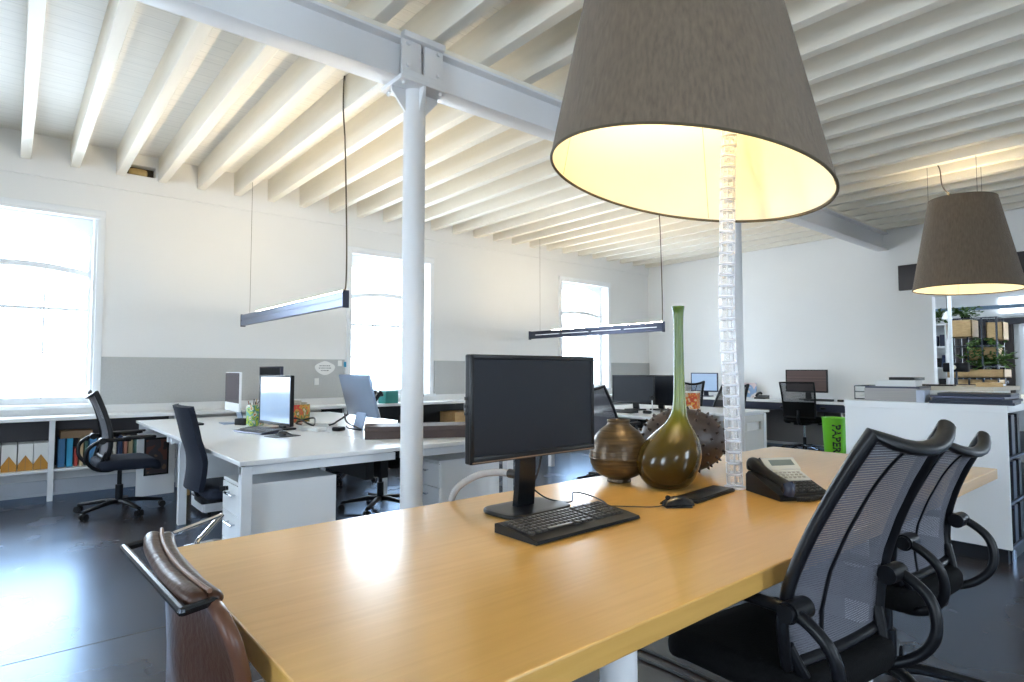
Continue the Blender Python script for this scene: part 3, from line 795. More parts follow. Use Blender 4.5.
# ------------------------------------------------------------------ lampshade pendants
M['seam'] = mat('lining_seam_thread', (.55, .42, .20), .7, noise=.05)
def pendant_shade(name, label, C, T, R1, Rt, N, zceil, group, lead, cords):
    r = thing(name, label, 'pendant lamp', C, 0, group)
    N = V(N).normalized(); a = N.cross(V((0, 1, 0))).normalized(); c_ = N.cross(a)
    T = V(T) - V(C)
    def ring(u, dr, k, n=96):
        th = 2 * PI * k / n; A = (a * math.cos(th) + c_ * math.sin(th))
        return (A * (R1 - dr)) * (1 - u) + (T + A * (Rt - dr)) * u
    n = 96
    def shell(dr0, dr1, u0=0., u1=1.):
        b = B(); O_ = []; I_ = []
        for j in range(9):
            u = u0 + (u1 - u0) * j / 8
            O_.append([b.verts.new(ring(u, dr0, k)) for k in range(n)]); I_.append([b.verts.new(ring(u, dr1, k)) for k in range(n)])
        for j in range(8):
            for k in range(n):
                k2 = (k + 1) % n
                b.faces.new((O_[j][k], O_[j][k2], O_[j + 1][k2], O_[j + 1][k])); b.faces.new((I_[j][k], I_[j + 1][k], I_[j + 1][k2], I_[j][k2]))
        for k in range(n):
            k2 = (k + 1) % n
            b.faces.new((O_[0][k], I_[0][k], I_[0][k2], O_[0][k2])); b.faces.new((O_[8][k], O_[8][k2], I_[8][k2], I_[8][k]))
        return b
    obj('shade', shell(0, .004), 'shade', r, ang=60)
    obj('lining', shell(.0045, .007, .006, .995), 'lining', r, ang=60)
    for kk in (6, 30, 54, 78):
        b = B(); tube(b, [ring(.01 + .97 * q / 8, .0078, kk) for q in range(9)], .0014, 5); obj('lining_seam', b, 'seam', r)
    b = B(); tube(b, [ring(0, .003, k) for k in range(n)], .0055, 8, True); obj('lower_edge_binding', b, 'shade_trim', r)
    b = B(); tube(b, [ring(1, .003, k) for k in range(n)], .005, 8, True); obj('upper_edge_binding', b, 'shade_trim', r)
    # spider, lampholders and bulbs
    b = B(); zt = T.z
    for k in range(3):
        e = ring(.97, .006, k * 32); tube(b, [V((T.x, T.y, zt * .97)), e], .004, 8)
    cyl(b, (T.x, T.y, zt * .97 + .05), (T.x, T.y, zt * .97 - .22), .014, 14)
    for k in range(3):
        A = V((math.cos(2.1 * k), math.sin(2.1 * k), 0)); p = V((T.x, T.y, zt * .97 - .20)); tube(b, [p, p + A * .09 + V((0, 0, -.02))], .012, 10)
    sp = obj('lampholder', b, 'dark_metal', r)
    for k in range(3):
        A = V((math.cos(2.1 * k), math.sin(2.1 * k), 0)); p = V((T.x, T.y, zt * .97 - .20)) + A * .13 + V((0, 0, -.03))
        b = B(); lathe(b, [(.001, -.045), (.022, -.04), (.038, -.02), (.042, 0), (.036, .022), (.022, .04), (.001, .045)], 16, tuple(p)); obj('bulb', b, 'bulb', r)
    b = B(); tube(b, smooth_path([(T.x, T.y, zt * .97)] + [(T.x + dx, T.y + dy, z - C[2]) for dx, dy, z in lead], 6), .006, 8); obj('flex', b, 'cable_brown', r)
    for q in cords:
        e = ring(1, .003, q); b = B(); tube(b, [e, V((e.x, e.y, zceil - C[2]))], .0022, 6); obj('suspension_wire', b, 'cable_brown', r)
    return r
pendant_shade('pendant_lamp', 'huge taupe fabric cone lampshade hanging above the oak table, lit inside', (2.054, 1.367, 2.006), (2.104, 1.417, 3.056), .55, .335, (.137, -.154, 1), ZD,
              'tapered taupe lampshades', [(0, 0, 3.2), (.02, .0, ZJ + .1)], (10, 42, 74))
pendant_shade('pendant_lamp', 'smaller-looking distant taupe cone lampshade above the white cabinet', (7.40, 1.65, 2.065), (7.42, 1.67, 2.99), .465, .29, (.02, -.03, 1), ZD,
              'tapered taupe lampshades', [(-.10, .13, 3.12), (-.12, .16, 3.35), (-.22, .26, 3.50), (-.25, .3, ZD)], (10, 42, 74))
# ------------------------------------------------------------------ linear pendants
def linear(label, x, y0, y1, z0, hook_z, lit_mid):
    r = thing('linear_pendant', label, 'pendant lamp', (x, y0, z0), 0, 'long linear pendant lamps')
    L_ = y1 - y0; h = .14
    b = B(); box(b, -.024, .024, .006, L_ - .006, .012, .064, .002); box(b, -.024, .024, .006, L_ - .006, .076, h - .008, .002); box(b, -.019, .019, .006, L_ - .006, .06, .08)
    obj('housing', b, 'alu' if not lit_mid else 'alu_dark', r, False)
    for a, c in ((0, .01), (L_ - .01, L_)):
        b = B(); box(b, -.027, .027, a, c, 0, h, .002); obj('end_cap', b, 'alu_dark', r, False)
    b = B(); box(b, -.019, .019, .02, L_ - .02, .018, .024); obj('down_diffuser', b, 'tube_light', r, False)
    b = B(); box(b, -.019, .019, .02, L_ - .55, h - .0085, h - .003); obj('up_diffuser', b, 'tube_up', r, False)
    if lit_mid:
        b = B()
        for q in range(4):
            a = .10 + q * (L_ - .2) / 4; box(b, -.0205, -.0185, a, a + (L_ - .2) / 4 - .06, .066, .074)
        obj('slot_light', b, 'slot_light', r, False)
    for yy, w in ((.03, 1), (L_ - .25, 0)):
        b = B()
        if w: tube(b, smooth_path([(0, yy, h), (.012, yy, h + .06), (.014, yy, h + .35), (.002, yy, h + .8), (-.012, yy, h + 1.2), (-.030, yy, h + 1.45), (-.030, yy, hook_z - z0 - .08), (-.024, yy, hook_z - z0)], 6), .0065, 8)
        else: tube(b, [(0, yy, h), (0, yy, ZD - z0)], .002, 6)
        obj('suspension_cord', b, 'cable_brown', r)
    return r
linear('silver linear pendant lamp hanging above the white desks by the pillar', 2.02, 4.45, 7.18, 1.742, ZD, False)
linear('dark linear pendant lamp hanging above the rear desks near third window', 6.55, 4.71, 7.35, 1.747, ZJ, True)

# ------------------------------------------------------------------ chairs
def star_base(r, m_leg, m_black, rad=.335, legs=5, a0=.3, zhub=.095):
    for k in range(legs):
        a = a0 + 2 * PI * k / legs; d = V((math.cos(a), math.sin(a), 0))
        b = B(); tube(b, [d * .02 + V((0, 0, zhub)), d * .10 + V((0, 0, zhub + .004)), d * (rad * .7) + V((0, 0, .082)), d * rad + V((0, 0, .068))], [.030, .027, .022, .018], 10, flat=.75)
        lg = obj('base_leg', b, m_leg, r)
        b = B(); s = V((-d.y, d.x, 0)); c = d * rad + V((0, 0, .028))
        for q in (-1, 1): cyl(b, c + s * (.008 * q), c + s * (.027 * q), .0280, 16)
        cyl(b, d * rad + V((0, 0, .03)), d * rad + V((0, 0, .07)), .01, 10)
        obj('caster', b, m_black, lg)

def mesh_chair(label, loc, rz, H=1.05, group=None, rec=.0, net='net', leg='chair_black', seat='black_fabric', width=1., arm_up=0.):
    """task chair with net back in a bent tube frame and hoop arms; local +Y is the front"""
    r = thing('mesh_office_chair', label, 'chair', loc, rz, group)
    star_base(r, leg, 'black_plastic')
    b = B(); cyl(b, (0, 0, .07), (0, 0, .24), .030, 18); cyl(b, (0, 0, .2), (0, 0, .40), .018, 16); obj('gas_lift', b, 'chair_black', r)
    b = B(); box(b, -.10, .10, -.16, .12, .375, .42, .015); box(b, -.03, .03, -.2, -.1, .38, .42, .01); obj('tilt_mechanism', b, 'chair_black', r)
    b = B(); pillow(b, -.26, .26, -.20, .285, .395, .485, .09, .036, .008, f=lambda p: V((p.x, p.y, p.z - .035 * max(0., (p.y - .12) / .15) ** 2 - .012 * (1 - min(1, abs(p.x) / .2))))); obj('seat', b, seat, r)
    # back profile
    key = [(.50, -.130, .235), (.60, -.130, .255), (.70, -.150, .252), (.80, -.190, .240), (.90, -.240, .225), (1.0, -.298, .212), (1.05, -.330, .208)]
    def prof(u):
        z = .50 + u * .55
        for (z0, y0, w0), (z1, y1, w1) in zip(key, key[1:]):
            if z <= z1 + 1e-6:
                s = (z - z0) / (z1 - z0); y = y0 + (y1 - y0) * s; w = w0 + (w1 - w0) * s
                zz = .50 + (z - .5) * (H - .5) / .55
                return zz, y - rec * (z - .5), w * width
        return H, key[-1][1] - rec * .55, key[-1][2] * width
    def pt(s, u):           # s -1..1 across
        z, y, w = prof(u)
        belly = 1 - s * s
        return V((s * w, y - .035 * belly * (.4 + .6 * u), z - .042 * belly * max(0, (u - .72) / .28) ** 2 - .0 * u))
    loop = []
    for k in range(13): loop.append(pt(-1, 1 - k / 12))
    for k in range(1, 9): loop.append(pt(-1 + 2 * k / 8, 0))
    for k in range(1, 13): loop.append(pt(1, k / 12))
    for k in range(1, 8): loop.append(pt(1 - 2 * k / 8, 1))
    rr = []
    n = len(loop)
    for i, p in enumerate(loop): rr.append(.0145 + .002 * max(0, (p.z - H + .18) / .18))
    b = B(); tube(b, loop, rr, 12, True, flat=1.35, up=(0, 1, 0)); bf = obj('back_frame', b, 'chair_black', r)
    b = B(); sheet(b, lambda u, v: pt(-.96 + 1.92 * u, .02 + .96 * v), 18, 24); obj('net_back', b, net, r)
    for s in (-.42,):
        b = B(); tube(b, [pt(s * (1 - .10 * (1 - k / 16)), .01 + .98 * k / 16) + V((0, -.002, 0)) for k in range(17)], .0075, 8, flat=.5, up=(0, 1, 0)); obj('net_seam', b, 'chair_black', r)
    # spine from the seat to the frame
    b = B()
    for s in (-1, 1): tube(b, smooth_path([(s * .05, -.08, .395), (s * .11, -.17, .41), (s * .19, -.165, .46), (s * .235 * width, -.135, .55)], 6), .016, 10)
    obj('back_support', b, 'chair_black', r)
    for s in (-1, 1):
        hoop = smooth_path([(s * .275, .03, .655 + arm_up), (s * .275, -.10, .660 + arm_up), (s * .270, -.19, .652 + arm_up * .8), (s * .264, -.265, .595), (s * .250, -.275, .50), (s * .228, -.215, .425), (s * .18, -.12, .395), (s * .09, -.04, .395)], 7)
        b = B(); tube(b, hoop, .0155, 12); am = obj('arm_hoop', b, 'chair_black', r)
        b = B(); pillow(b, s * .28 - .036, s * .28 + .036, -.03, .22, .655 + arm_up, .685 + arm_up, .034, .012, .004); obj('arm_pad', b, 'black_plastic', am)
        b = B(); cyl(b, (s * .215 * width, -.172, .655), (s * .285, -.172, .655), .027, 18); cyl(b, (s * .272, -.172, .655), (s * .298, -.172, .655), .022, 18); obj('arm_pivot', b, 'chair_black', am)
    return r

def upholstered_chair(label, loc, rz, group=None):
    """high curved fabric back, seat, star base; local +Y is the front"""
    r = thing('upholstered_office_chair', label, 'chair', loc, rz, group)
    star_base(r, 'chrome', 'black_plastic', .29)
    b = B(); cyl(b, (0, 0, .07), (0, 0, .24), .028, 18); cyl(b, (0, 0, .2), (0, 0, .40), .016, 16); obj('gas_lift', b, 'chrome', r)
    b = B(); box(b, -.1, .1, -.2, .1, .385, .43, .012); obj('tilt_mechanism', b, 'chair_black', r)
    b = B(); pillow(b, -.24, .24, -.20, .27, .43, .50, .07, .025, .006); obj('seat', b, 'slate_fabric', r)
    def f(u, v):
        z = .485 + .535 * v; w = .225 - .03 * max(0, .35 - v) / .35
        y = -.225 + .016 * math.sin(min(1, v / .6) * PI) - .085 * max(0, v - .35) ** 1.3 * 1.5
        return V(((u - .5) * 2 * w, y - .03 * (1 - (2 * u - 1) ** 2), z))
    b = B(); sheet(b, f, 14, 20, .034); obj('backrest', b, 'slate_fabric', r, ang=60)
    b = B(); tube(b, smooth_path([(0, -.1, .41), (0, -.18, .425), (0, -.21, .48), (0, -.205, .56)], 6), .018, 10); obj('back_bracket', b, 'chair_black', r)
    return r

def net_task_chair(label, loc, rz, group=None):
    """square net back, chrome star base; local +Y is the front"""
    r = thing('task_chair', label, 'chair', loc, rz, group)
    star_base(r, 'chrome', 'black_plastic', .32, a0=.63)
    b = B(); cyl(b, (0, 0, .07), (0, 0, .22), .026, 18); obj('gas_lift_cover', b, 'chair_black', r)
    b = B(); cyl(b, (0, 0, .2), (0, 0, .42), .018, 16); obj('gas_lift', b, 'chrome', r)
    b = B(); box(b, -.1, .1, -.18, .1, .41, .45, .012); obj('tilt_mechanism', b, 'chair_black', r)
    b = B(); pillow(b, -.25, .25, -.22, .25, .45, .52, .07, .025, .006); obj('seat', b, 'black_fabric', r)
    def f(u, v):
        z = .54 + .52 * v; w = .225 + .02 * v
        return V(((u - .5) * 2 * w, -.21 - .10 * v + .03 * math.sin(v * PI) - .03 * (1 - (2 * u - 1) ** 2), z))
    lp = [f(0, 1 - k / 10) for k in range(11)] + [f(k / 8, 0) for k in range(1, 9)] + [f(1, k / 10) for k in range(1, 11)] + [f(1 - k / 8, 1) for k in range(1, 8)]
    b = B(); tube(b, lp, .013, 10, True); obj('back_frame', b, 'chair_black', r)
    b = B(); sheet(b, lambda u, v: f(.02 + .96 * u, .42 + .57 * v), 12, 12); obj('net_back', b, 'net_black', r)
    b = B(); sheet(b, lambda u, v: f(.02 + .96 * u, .01 + .43 * v), 12, 8, .012); obj('lumbar_panel', b, 'black_fabric', r)
    b = B(); tube(b, smooth_path([(0, -.1, .43), (0, -.22, .44), (0, -.26, .52), (0, -.25, .64)], 6), .022, 10); obj('back_bracket', b, 'chair_black', r)
    for s in (-1, 1):
        b = B(); tube(b, smooth_path([(s * .2, 0, .43), (s * .28, .0, .44), (s * .29, 0, .52), (s * .29, -.0, .66)], 5), .014, 10); a_ = obj('arm_post', b, 'chair_black', r)
        b = B(); pillow(b, s * .29 - .035, s * .29 + .035, -.12, .13, .66, .688, .034, .01, .003); obj('arm_pad', b, 'black_plastic', a_)
    return r

FG1 = dict(loc=(1.780, .850, 0), rz=math.radians(-6.5), H=1.10, width=.97, rec=.02)
mesh_chair('nearest black mesh-back office chair pulled up to the oak table', group='mesh-back chairs at the oak table', **FG1)
mesh_chair('second black mesh-back office chair at oak table, partly behind the nearest one', (2.672, .890, 0), math.radians(-3.3), 1.0, rec=-.10, group='mesh-back chairs at the oak table')
mesh_chair('black mesh office chair with hoop arms in front of the low bookshelf', (.775, 6.33, 0), math.radians(-88), 1.06, rec=-.2, group='mesh-back chairs at the white desks', seat='slate_fabric')
upholstered_chair('dark slate upholstered chair with high back at white desk corner', (1.165, 4.345, 0), math.radians(-90))
mesh_chair('dark mesh office chair behind the white pillar at the second white desk', (2.60, 4.95, 0), math.radians(62), 1.06, group='mesh-back chairs at the white desks', net='net_black')
mesh_chair('dark office chair half hidden behind tilted silver computer by second window', (2.98, 6.45, 0), math.radians(70), 1.0, group='mesh-back chairs at the white desks', net='net_black')
mesh_chair('black mesh chair between the big monitor and the twin black monitors', (5.07, 4.42, 0), math.radians(-84), 1.08, group='mesh-back chairs at the rear desks')
mesh_chair('dark mesh chair showing right behind the clear cable tube at rear desks', (7.72, 4.60, 0), math.radians(84), 1.04, group='mesh-back chairs at the rear desks', net='net_black')
mesh_chair('dark mesh chair behind rear desks, just right of the green vase neck', (7.85, 5.35, 0), math.radians(95), 1.07, group='mesh-back chairs at the rear desks', net='net_black')
net_task_chair('black net task chair with chrome star base at the far wall counter', (9.40, 4.20, 0), math.radians(-84))

# leather chair at the table's end, facing +X
lc = thing('leather_chair', 'brown leather chair with metal grab handle at near end of oak table', 'chair', (.286, 1.40, 0))
def lf(u, v):
    s = 2 * u - 1
    w = .305 - .030 * max(0, 1 - v / .12) ** 2 - .03 * v
    z = .835 - .42 * v - .012 * abs(s) ** 3 * (1 - v)
    x = .026 + .03 * v + .012 * math.sin(v * 5) - .045 * math.sin(min(1, v * 1.15) * PI) * (1 - s * s) + .010 * math.sin(7 * u + 5 * v) * v * (1 - s * s) - .018 * (1 - v) ** 3
    return V((x, s * w, z))
b = B(); sheet(b, lf, 36, 26, .026); bk = obj('backrest', b, 'leather', lc, ang=75)
def rim(off): return [lf(0, 1 - k / 20) + V((0, off, 0)) for k in range(21)] + [lf(k / 24, 0) + V((0, 0, -off)) for k in range(1, 24)] + [lf(1, k / 20) + V((0, -off, 0)) for k in range(21)]
b = B(); tube(b, rim(0), .0135, 10); obj('edge_roll', b, 'leather_light', bk, ang=75)
pts = smooth_path([(-.016, -.225, .842), (-.026, -.16, .845), (-.032, -.05, .845), (-.032, .06, .848), (-.026, .16, .853), (-.014, .24, .860)], 8)
nP = len(pts) - 1
def endr(r0, i): 
    e = min(i, nP - i); return r0 * (.45 if e == 0 else .8 if e == 1 else .94 if e == 2 else 1)
b = B(); tube(b, pts, [endr(.0185 + .0012 * math.sin(i * .23), i) for i in range(nP + 1)], 18, flat=.85); hr = obj('head_roll', b, 'leather', lc, ang=75)
b = B(); tube(b, [p + V((.017, 0, .014)) for p in pts[1:-1]], .0045, 8); obj('seam_welt', b, 'piping', hr)
b = B(); tube(b, [p + V((.028, .0, -.003)) for p in pts], [endr(.0165, i) for i in range(nP + 1)], 14, flat=.8); obj('second_roll', b, 'leather', hr, ang=75)
b = B()
hp = [(.0, .262, .846), (-.070, .258, .838), (-.047, -.240, .838), (.006, -.222, .838)]
for a, c in zip(hp, hp[1:]): tube(b, [a, c], .0085, 10)
for q in hp: lathe(b, [(.001, -.0085), (.0068, -.005), (.0085, 0), (.0068, .005), (.001, .0085)], 10, q)
obj('grab_handle', b, 'dark_metal', lc)
b = B(); pillow(b, .08, .52, -.235, .235, .40, .46, .05, .025, .006); obj('seat', b, 'leather', lc)
for s in (-1, 1):
    b = B(); tube(b, smooth_path([(.09, s * .22, .62), (.10, s * .245, .50), (.10, s * .25, .40), (.09, s * .25, .05), (.12, s * .25, .012), (.32, s * .25, .012), (.48, s * .25, .012), (.51, s * .25, .05), (.49, s * .245, .40)], 5), .011, 10); obj('side_frame', b, 'chrome', lc)
b = B(); tube(b, [(.49, -.245, .395), (.49, .245, .395)], .011, 10); tube(b, [(.10, -.25, .395), (.10, .25, .395)], .011, 10); obj('cross_rail', b, 'chrome', lc)

# chrome tube stand on the table's far side: only its bent upper corner shows over the table
cc = thing('tube_stand', 'chrome tube stand whose bent corner shows behind left end of oak table', 'stand', (.588, 2.637, 0), math.radians(41.7))
for s in (0,):
    yy = .04 * s
    b = B(); tube(b, [(.155, yy, .64), (-.14, yy, .64)], .0085, 10); obj('rail', b, 'chrome', cc)
    b = B(); tube(b, smooth_path([(.155, yy, .64), (.05, yy, .592), (-.01, yy, .55), (.0, yy, .40), (.02, yy, .20), (.02, yy, .012)], 5), .0105, 10); obj('leg', b, 'chrome', cc)
b = B(); box(b, -.08, .12, -.05, .09, 0, .012, .003); obj('base', b, 'dark_metal', cc)

# ------------------------------------------------------------------ white desks
def desk(label, x0, x1, y0, y1, group, z=.74, left_gap=True):
    r = thing('white_desk', label, 'desk', ((x0 + x1) / 2, (y0 + y1) / 2, 0), 0, group)
    w, d = (x1 - x0) / 2, (y1 - y0) / 2; inner = 1 if x0 < 1.5 else -1
    b = B(); box(b, -w, w, -d, d, z - .025, z, .002); obj('tabletop', b, 'laminate', r, False)
    b = B()
    for sy in (-1, 1): box(b, -w + .02, w - .02, sy * (d - .065) - .022, sy * (d - .065) + .022, z - .085, z - .036, .002)
    box(b, -w + .05, w - .05, -d + .05, d - .05, z - .038, z - .025)
    obj('under_frame', b, 'leg_white', r, False)
    for sx in (-1, 1):
        for sy in (-1, 1):
            if (sx == inner or y0 > 5) and sy < 0: continue
            b = B(); cx_, cy_ = sx * (w - (.05 if sy < 0 else .11)), sy * (d - .065); box(b, cx_ - .03, cx_ + .03, cy_ - .03, cy_ + .03, 0, z - .036, .003); obj('leg', b, 'leg_white', r, False)
    b = B(); box(b, inner * (w - .05) - .03, inner * (w - .05) + .03, -d + .35, d - .12, z - .26, z - .04, .004); obj('dark_under_slab', b, 'black_plastic', r, False)  # black slab, added partly as a dark background under the desk
    return r
G1 = 'white desks by the window wall'
desk('white desk nearest the oak table, with drawer pedestal under its corner', .995, 2.008, 3.535, 5.56, G1)
desk('white desk partly behind the white pillar, dark box on it', 2.022, 3.03, 3.535, 5.56, G1)
desk('white desk by the window wall with white-chinned computer on it', .995, 2.008, 5.57, 7.10, G1)
desk('white desk below the second window behind tilted silver computer', 2.022, 3.03, 5.57, 7.10, G1)

def pedestal(label, loc, rz, group, w=.42, d=.56, h=.585, n=3):
    r = thing('drawer_pedestal', label, 'drawer unit', loc, rz, group)   # fronts face local -X
    b = B(); box(b, -d / 2 + .012, d / 2, -w / 2, w / 2, .03, h, .003); box(b, -d / 2, d / 2, -w / 2, w / 2, h - .02, h, .002); obj('carcass', b, 'laminate', r, False)
    hs_ = [(.035, .21), (.215, .385), (.39, h - .025)]
    for z0, z1 in hs_:
        b = B(); box(b, -d / 2 - .004, -d / 2 + .014, -w / 2 + .004, w / 2 - .004, z0, z1, .002); dr = obj('drawer', b, 'laminate', r, False)
        b = B(); zz = z1 - .055
        for s in (-1, 1): cyl(b, (-d / 2 - .004, s * .06, zz), (-d / 2 - .03, s * .06, zz), .005, 8)
        cyl(b, (-d / 2 - .028, -.075, zz), (-d / 2 - .028, .075, zz), .007, 10); hd = obj('handle', b, 'chrome', dr)
    b = B(); cyl(b, (-d / 2 - .004, .10, h - .06), (-d / 2 - .018, .10, h - .06), .014, 14); box(b, -d / 2 - .05, -d / 2 - .016, .097, .103, h - .075, h - .045, .002); obj('lock_and_key', b, 'black_plastic', r)
    for sx in (-1, 1):
        for sy in (-1, 1):
            b = B(); cyl(b, (sx * (d / 2 - .06), sy * (w / 2 - .05) - .012, .015), (sx * (d / 2 - .06), sy * (w / 2 - .05) + .012, .015), .015, 12); obj('caster', b, 'black_plastic', r)
    return r
PG = 'white drawer pedestals under the desks'
pd = pedestal('white drawer pedestal with key in its lock under the front desk corner', (1.335, 3.875, 0), 0, PG)
dup(pd, (1.58, 5.86, 0), 0, 'white pedestal behind the slate upholstered chair', PG)
dup(pd, (2.71, 3.93, 0), 0, 'white pedestal under second desk, right of the white pillar', PG)

# far wall counter with low shelves
b = B(); ct = thing('window_counter', 'long white counter under the windows, with low open shelf of files and books', 'counter', (0, 0, 0))
box(b, XN, XF, 7.20, YW - .022, .765, .80, .003); obj('worktop', b, 'laminate', ct, False)
b = B()
for x in (.33, 1.42, 3.3, 5.2, 7.4, 9.2): box(b, x - .022, x + .022, 7.24, 7.285, 0, .765, .002)
obj('legs', b, 'leg_white', ct, False)
bx = ct
b = B(); box(b, XN, 1.40, 7.255, YW - .03, .275, .30, .002); obj('shelf_board', b, 'laminate', bx, False)
b = B(); box(b, XN, 1.40, YW - .045, YW - .03, .30, .76); obj('back_panel', b, mat('dark_shelf_back', (.055, .05, .055), .6, noise=.1), bx, False)
for x in (-1.9, -.8, .345, 1.385):
    b = B(); box(b, x - .012, x + .012, 7.30, YW - .046, .301, .762, .002); obj('divider', b, 'plinth', bx, False)
def mag(x, lab):
    r = thing('magazine_file', lab, 'magazine file', (x, 7.44, .301), 0, 'magazine files on the low shelf')
    b = B(); prism(b, [(-.055, 0), (.055, 0), (.055, .25), (-.055, .25)], -.12, .12, 'y'); obj('box', b, 'paper_white', r, False)
    b = B(); prism(b, [(-.056, 0), (.056, 0), (.056, .055), (.0, .145), (-.056, .055)], -.124, -.119, 'y'); obj('arched_front', b, 'mustard', r, False)
    b = B(); prism(b, [(-.002, 0), (.002, 0), (.002, .14), (-.002, .14)], -.1255, -.1235, 'y'); obj('fold_line', b, 'card_brown', r, False)
    return r
for i, (x, lab) in enumerate(((-.07, 'white and mustard magazine file at left edge of the view on low shelf'), (.05, 'white and mustard magazine file, second from the shelf divider'), (.17, 'white and mustard magazine file next to the last one before the shelf divider'), (.285, 'white and mustard magazine file tight against the low shelf divider'))):
    mag(x - .03, lab)
def book(x0, x1, h, d, m, lab, z=.301, y=7.34, grp='books on the low shelf', cat='book', name='book'):
    b = B(); box(b, -(x1 - x0) / 2, (x1 - x0) / 2, 0, d, 0, h, .003)
    r = one(name, b, m, lab, cat, ((x0 + x1) / 2, y, z), 0, grp, False)
    return r
labs = [('book1', .055, .30, 'thick blue binder first right of the low shelf divider'), ('book8', .05, .30, 'bright blue binder beside the first binder on low shelf'), ('book0', .03, .19, 'short red book between blue binders on low shelf'),
        ('book2', .03, .33, 'tall tan book in the middle of the low shelf books'), ('book3', .028, .26, 'dark green book right of the tall tan book'), ('book1', .055, .29, 'blue binder right of the dark green book'),
        ('book4', .028, .22, 'brown-red book right of the last blue binder'), ('book7', .03, .25, 'ochre book behind mesh chair on the low shelf'), ('book0', .035, .36, 'tall bright red folder behind the mesh chair back'),
        ('book5', .03, .27, 'cream book right of the red folder'), ('book6', .04, .30, 'navy binder behind the mesh chair'), ('book4', .03, .24, 'rust book right of the navy binder'), ('book2', .035, .28, 'tan book near the right end of the low shelf'), ('book3', .03, .25, 'dark green book last on low shelf')]
x = .385
for m, w, h, lb in labs:
    book(x, x + w, h * .92, .20, m, lb); x += w + .012
book(.40, .66, .07, .22, 'card_brown', 'flat brown box lying on top of blue binders on low shelf', z=.301 + .277, cat='box', name='cardboard_box')
# framed picture and panels leaning at the end of the shelf
fp = thing('framed_picture', 'dark framed reddish picture with white mount leaning by low bookshelf', 'picture', (1.155, 6.95, 0), math.radians(6))
b = B(); box(b, -.17, .17, -.012, .012, 0, .64, .003); obj('mount_board', b, 'trim', fp, False)
b = B()
for (x0, x1, z0, z1) in ((-.11, -.095, .2, .57), (.095, .11, .2, .57), (-.11, .11, .2, .215), (-.11, .11, .555, .57)): box(b, x0, x1, -.022, -.010, z0, z1)
obj('frame', b, 'black_plastic', fp, False)
b = B(); box(b, -.096, .096, -.016, -.011, .214, .556); obj('picture', b, 'picture', fp, False)
b = B(); box(b, -.02, .02, -.14, .14, 0, .66, .002); one('wooden_board', b, 'pine', 'pale wooden board standing beside the framed picture under white desk', 'board', (1.40, 6.85, 0), 0, None, False)
b = B(); box(b, -.25, .25, -.2, .2, 0, .24, .004); one('wooden_crate', b, 'pine', 'pale wooden box under counter right of the white pillar', 'box', (5.15, 7.30, .40), 0, None, False)
b = B(); box(b, 4.3, 6.6, 7.22, 7.58, .36, .395, .002); obj('dark_shelf', b, 'alu_dark', ct, False)
b = B(); box(b, -.9, 1.0, -.01, .01, .02, .76); one('modesty_panel', b, 'black_plastic', 'black panel behind the counter below second window', 'panel', (4.0, 7.52, 0), 0, None, False)
b = B(); box(b, -1.15, 1.15, -.01, .01, .40, .76); one('modesty_panel', b, 'black_plastic', 'black panel under counter behind the wooden box', 'panel', (6.05, 7.55, 0), 0, None, False)
b = B(); box(b, -.11, .11, -.08, .08, 0, .17, .01); one('storage_box', b, mat('teal_plastic', (.02, .22, .20), .5, noise=.05), 'small teal box on shelf behind tilted silver computer', 'box', (3.95, 7.32, .80), .2)

# ------------------------------------------------------------------ things on the white desks
def all_in_one(name, label, loc, rz, w, h, screen, shell, group=None, tilt=-.08):
    r = thing(name, label, 'computer', loc, rz, group)
    b = B(); box(b, -w / 2, w / 2, 0, .022, .12, .12 + h, .005, 3); hd = obj('panel_housing', b, shell, r)
    b = B(); box(b, -w / 2 + .008, w / 2 - .008, -.002, 0, .20, .12 + h - .008); sc = obj('screen', b, screen, r, False)
    b = B(); box(b, -w / 2, w / 2, -.003, .001, .12, .195, .002); ch = obj('chin', b, 'trim', r, False)
    b = B(); sheet(b, lambda u, v: V(((u - .5) * .19, .09 - .06 * v, .008 + .24 * v)), 4, 8, .01); obj('stand_neck', b, 'alu_shell', r)
    b = B(); box(b, -.10, .10, -.09, .11, 0, .009, .003); obj('stand_base', b, 'alu_shell', r)
    return r
all_in_one('all_in_one_computer', 'computer with plum screen and white chin at far end of the white desks', (1.64, 6.13, TZ), math.radians(-92), .54, .37, 'screen_plum', 'trim')
t3 = all_in_one('all_in_one_computer', 'tilted silver computer seen from behind at the second white desk', (2.40, 4.81, TZ), math.radians(88), .62, .37, 'screen', 'alu_shell')
for c in kids(t3):
    if c.name.split('.')[0] in ('panel_housing', 'screen', 'chin'): c.rotation_euler.x = -.26; c.location = (0, -.0, .0)
flat_monitor('monitor', 'pale reflective monitor with black edge on the front white desk', (1.74, 5.22, TZ), math.radians(-84), .60, .42, .045, 'screen_pale', None)
flat_monitor('monitor', 'dark monitor behind the pale reflective monitor on white desks', (2.26, 6.95, TZ), math.radians(-84), .55, .42, .13, 'screen', None, shell='alu_dark')
keyboard('keyboard', 'grey keyboard on the front white desk before the pale monitor', (1.55, 5.10, TZ), math.radians(-78), .44, .15, m='alu_dark', detailed=True)
b = B(); pillow(b, -.11, .11, -.09, .09, 0, .004, .02, .0015)
one('mouse_pad', b, 'black_plastic', 'black mouse pad beside grey keyboard on front white desk', 'mouse pad', (1.63, 4.70, TZ), .2)
b = B(); sheet(b, lambda u, v: V(((u - .5) * .06, (v - .5) * .11, .004 + .03 * math.sin(PI * min(.98, max(.02, u))) ** .6 * math.sin(PI * (.12 + .8 * v)) ** .7)), 8, 10, .003)
one('mouse', b, 'black_gloss', 'black mouse on the pad at the front white desk', 'mouse', (1.64, 4.71, TZ + .004), .4)
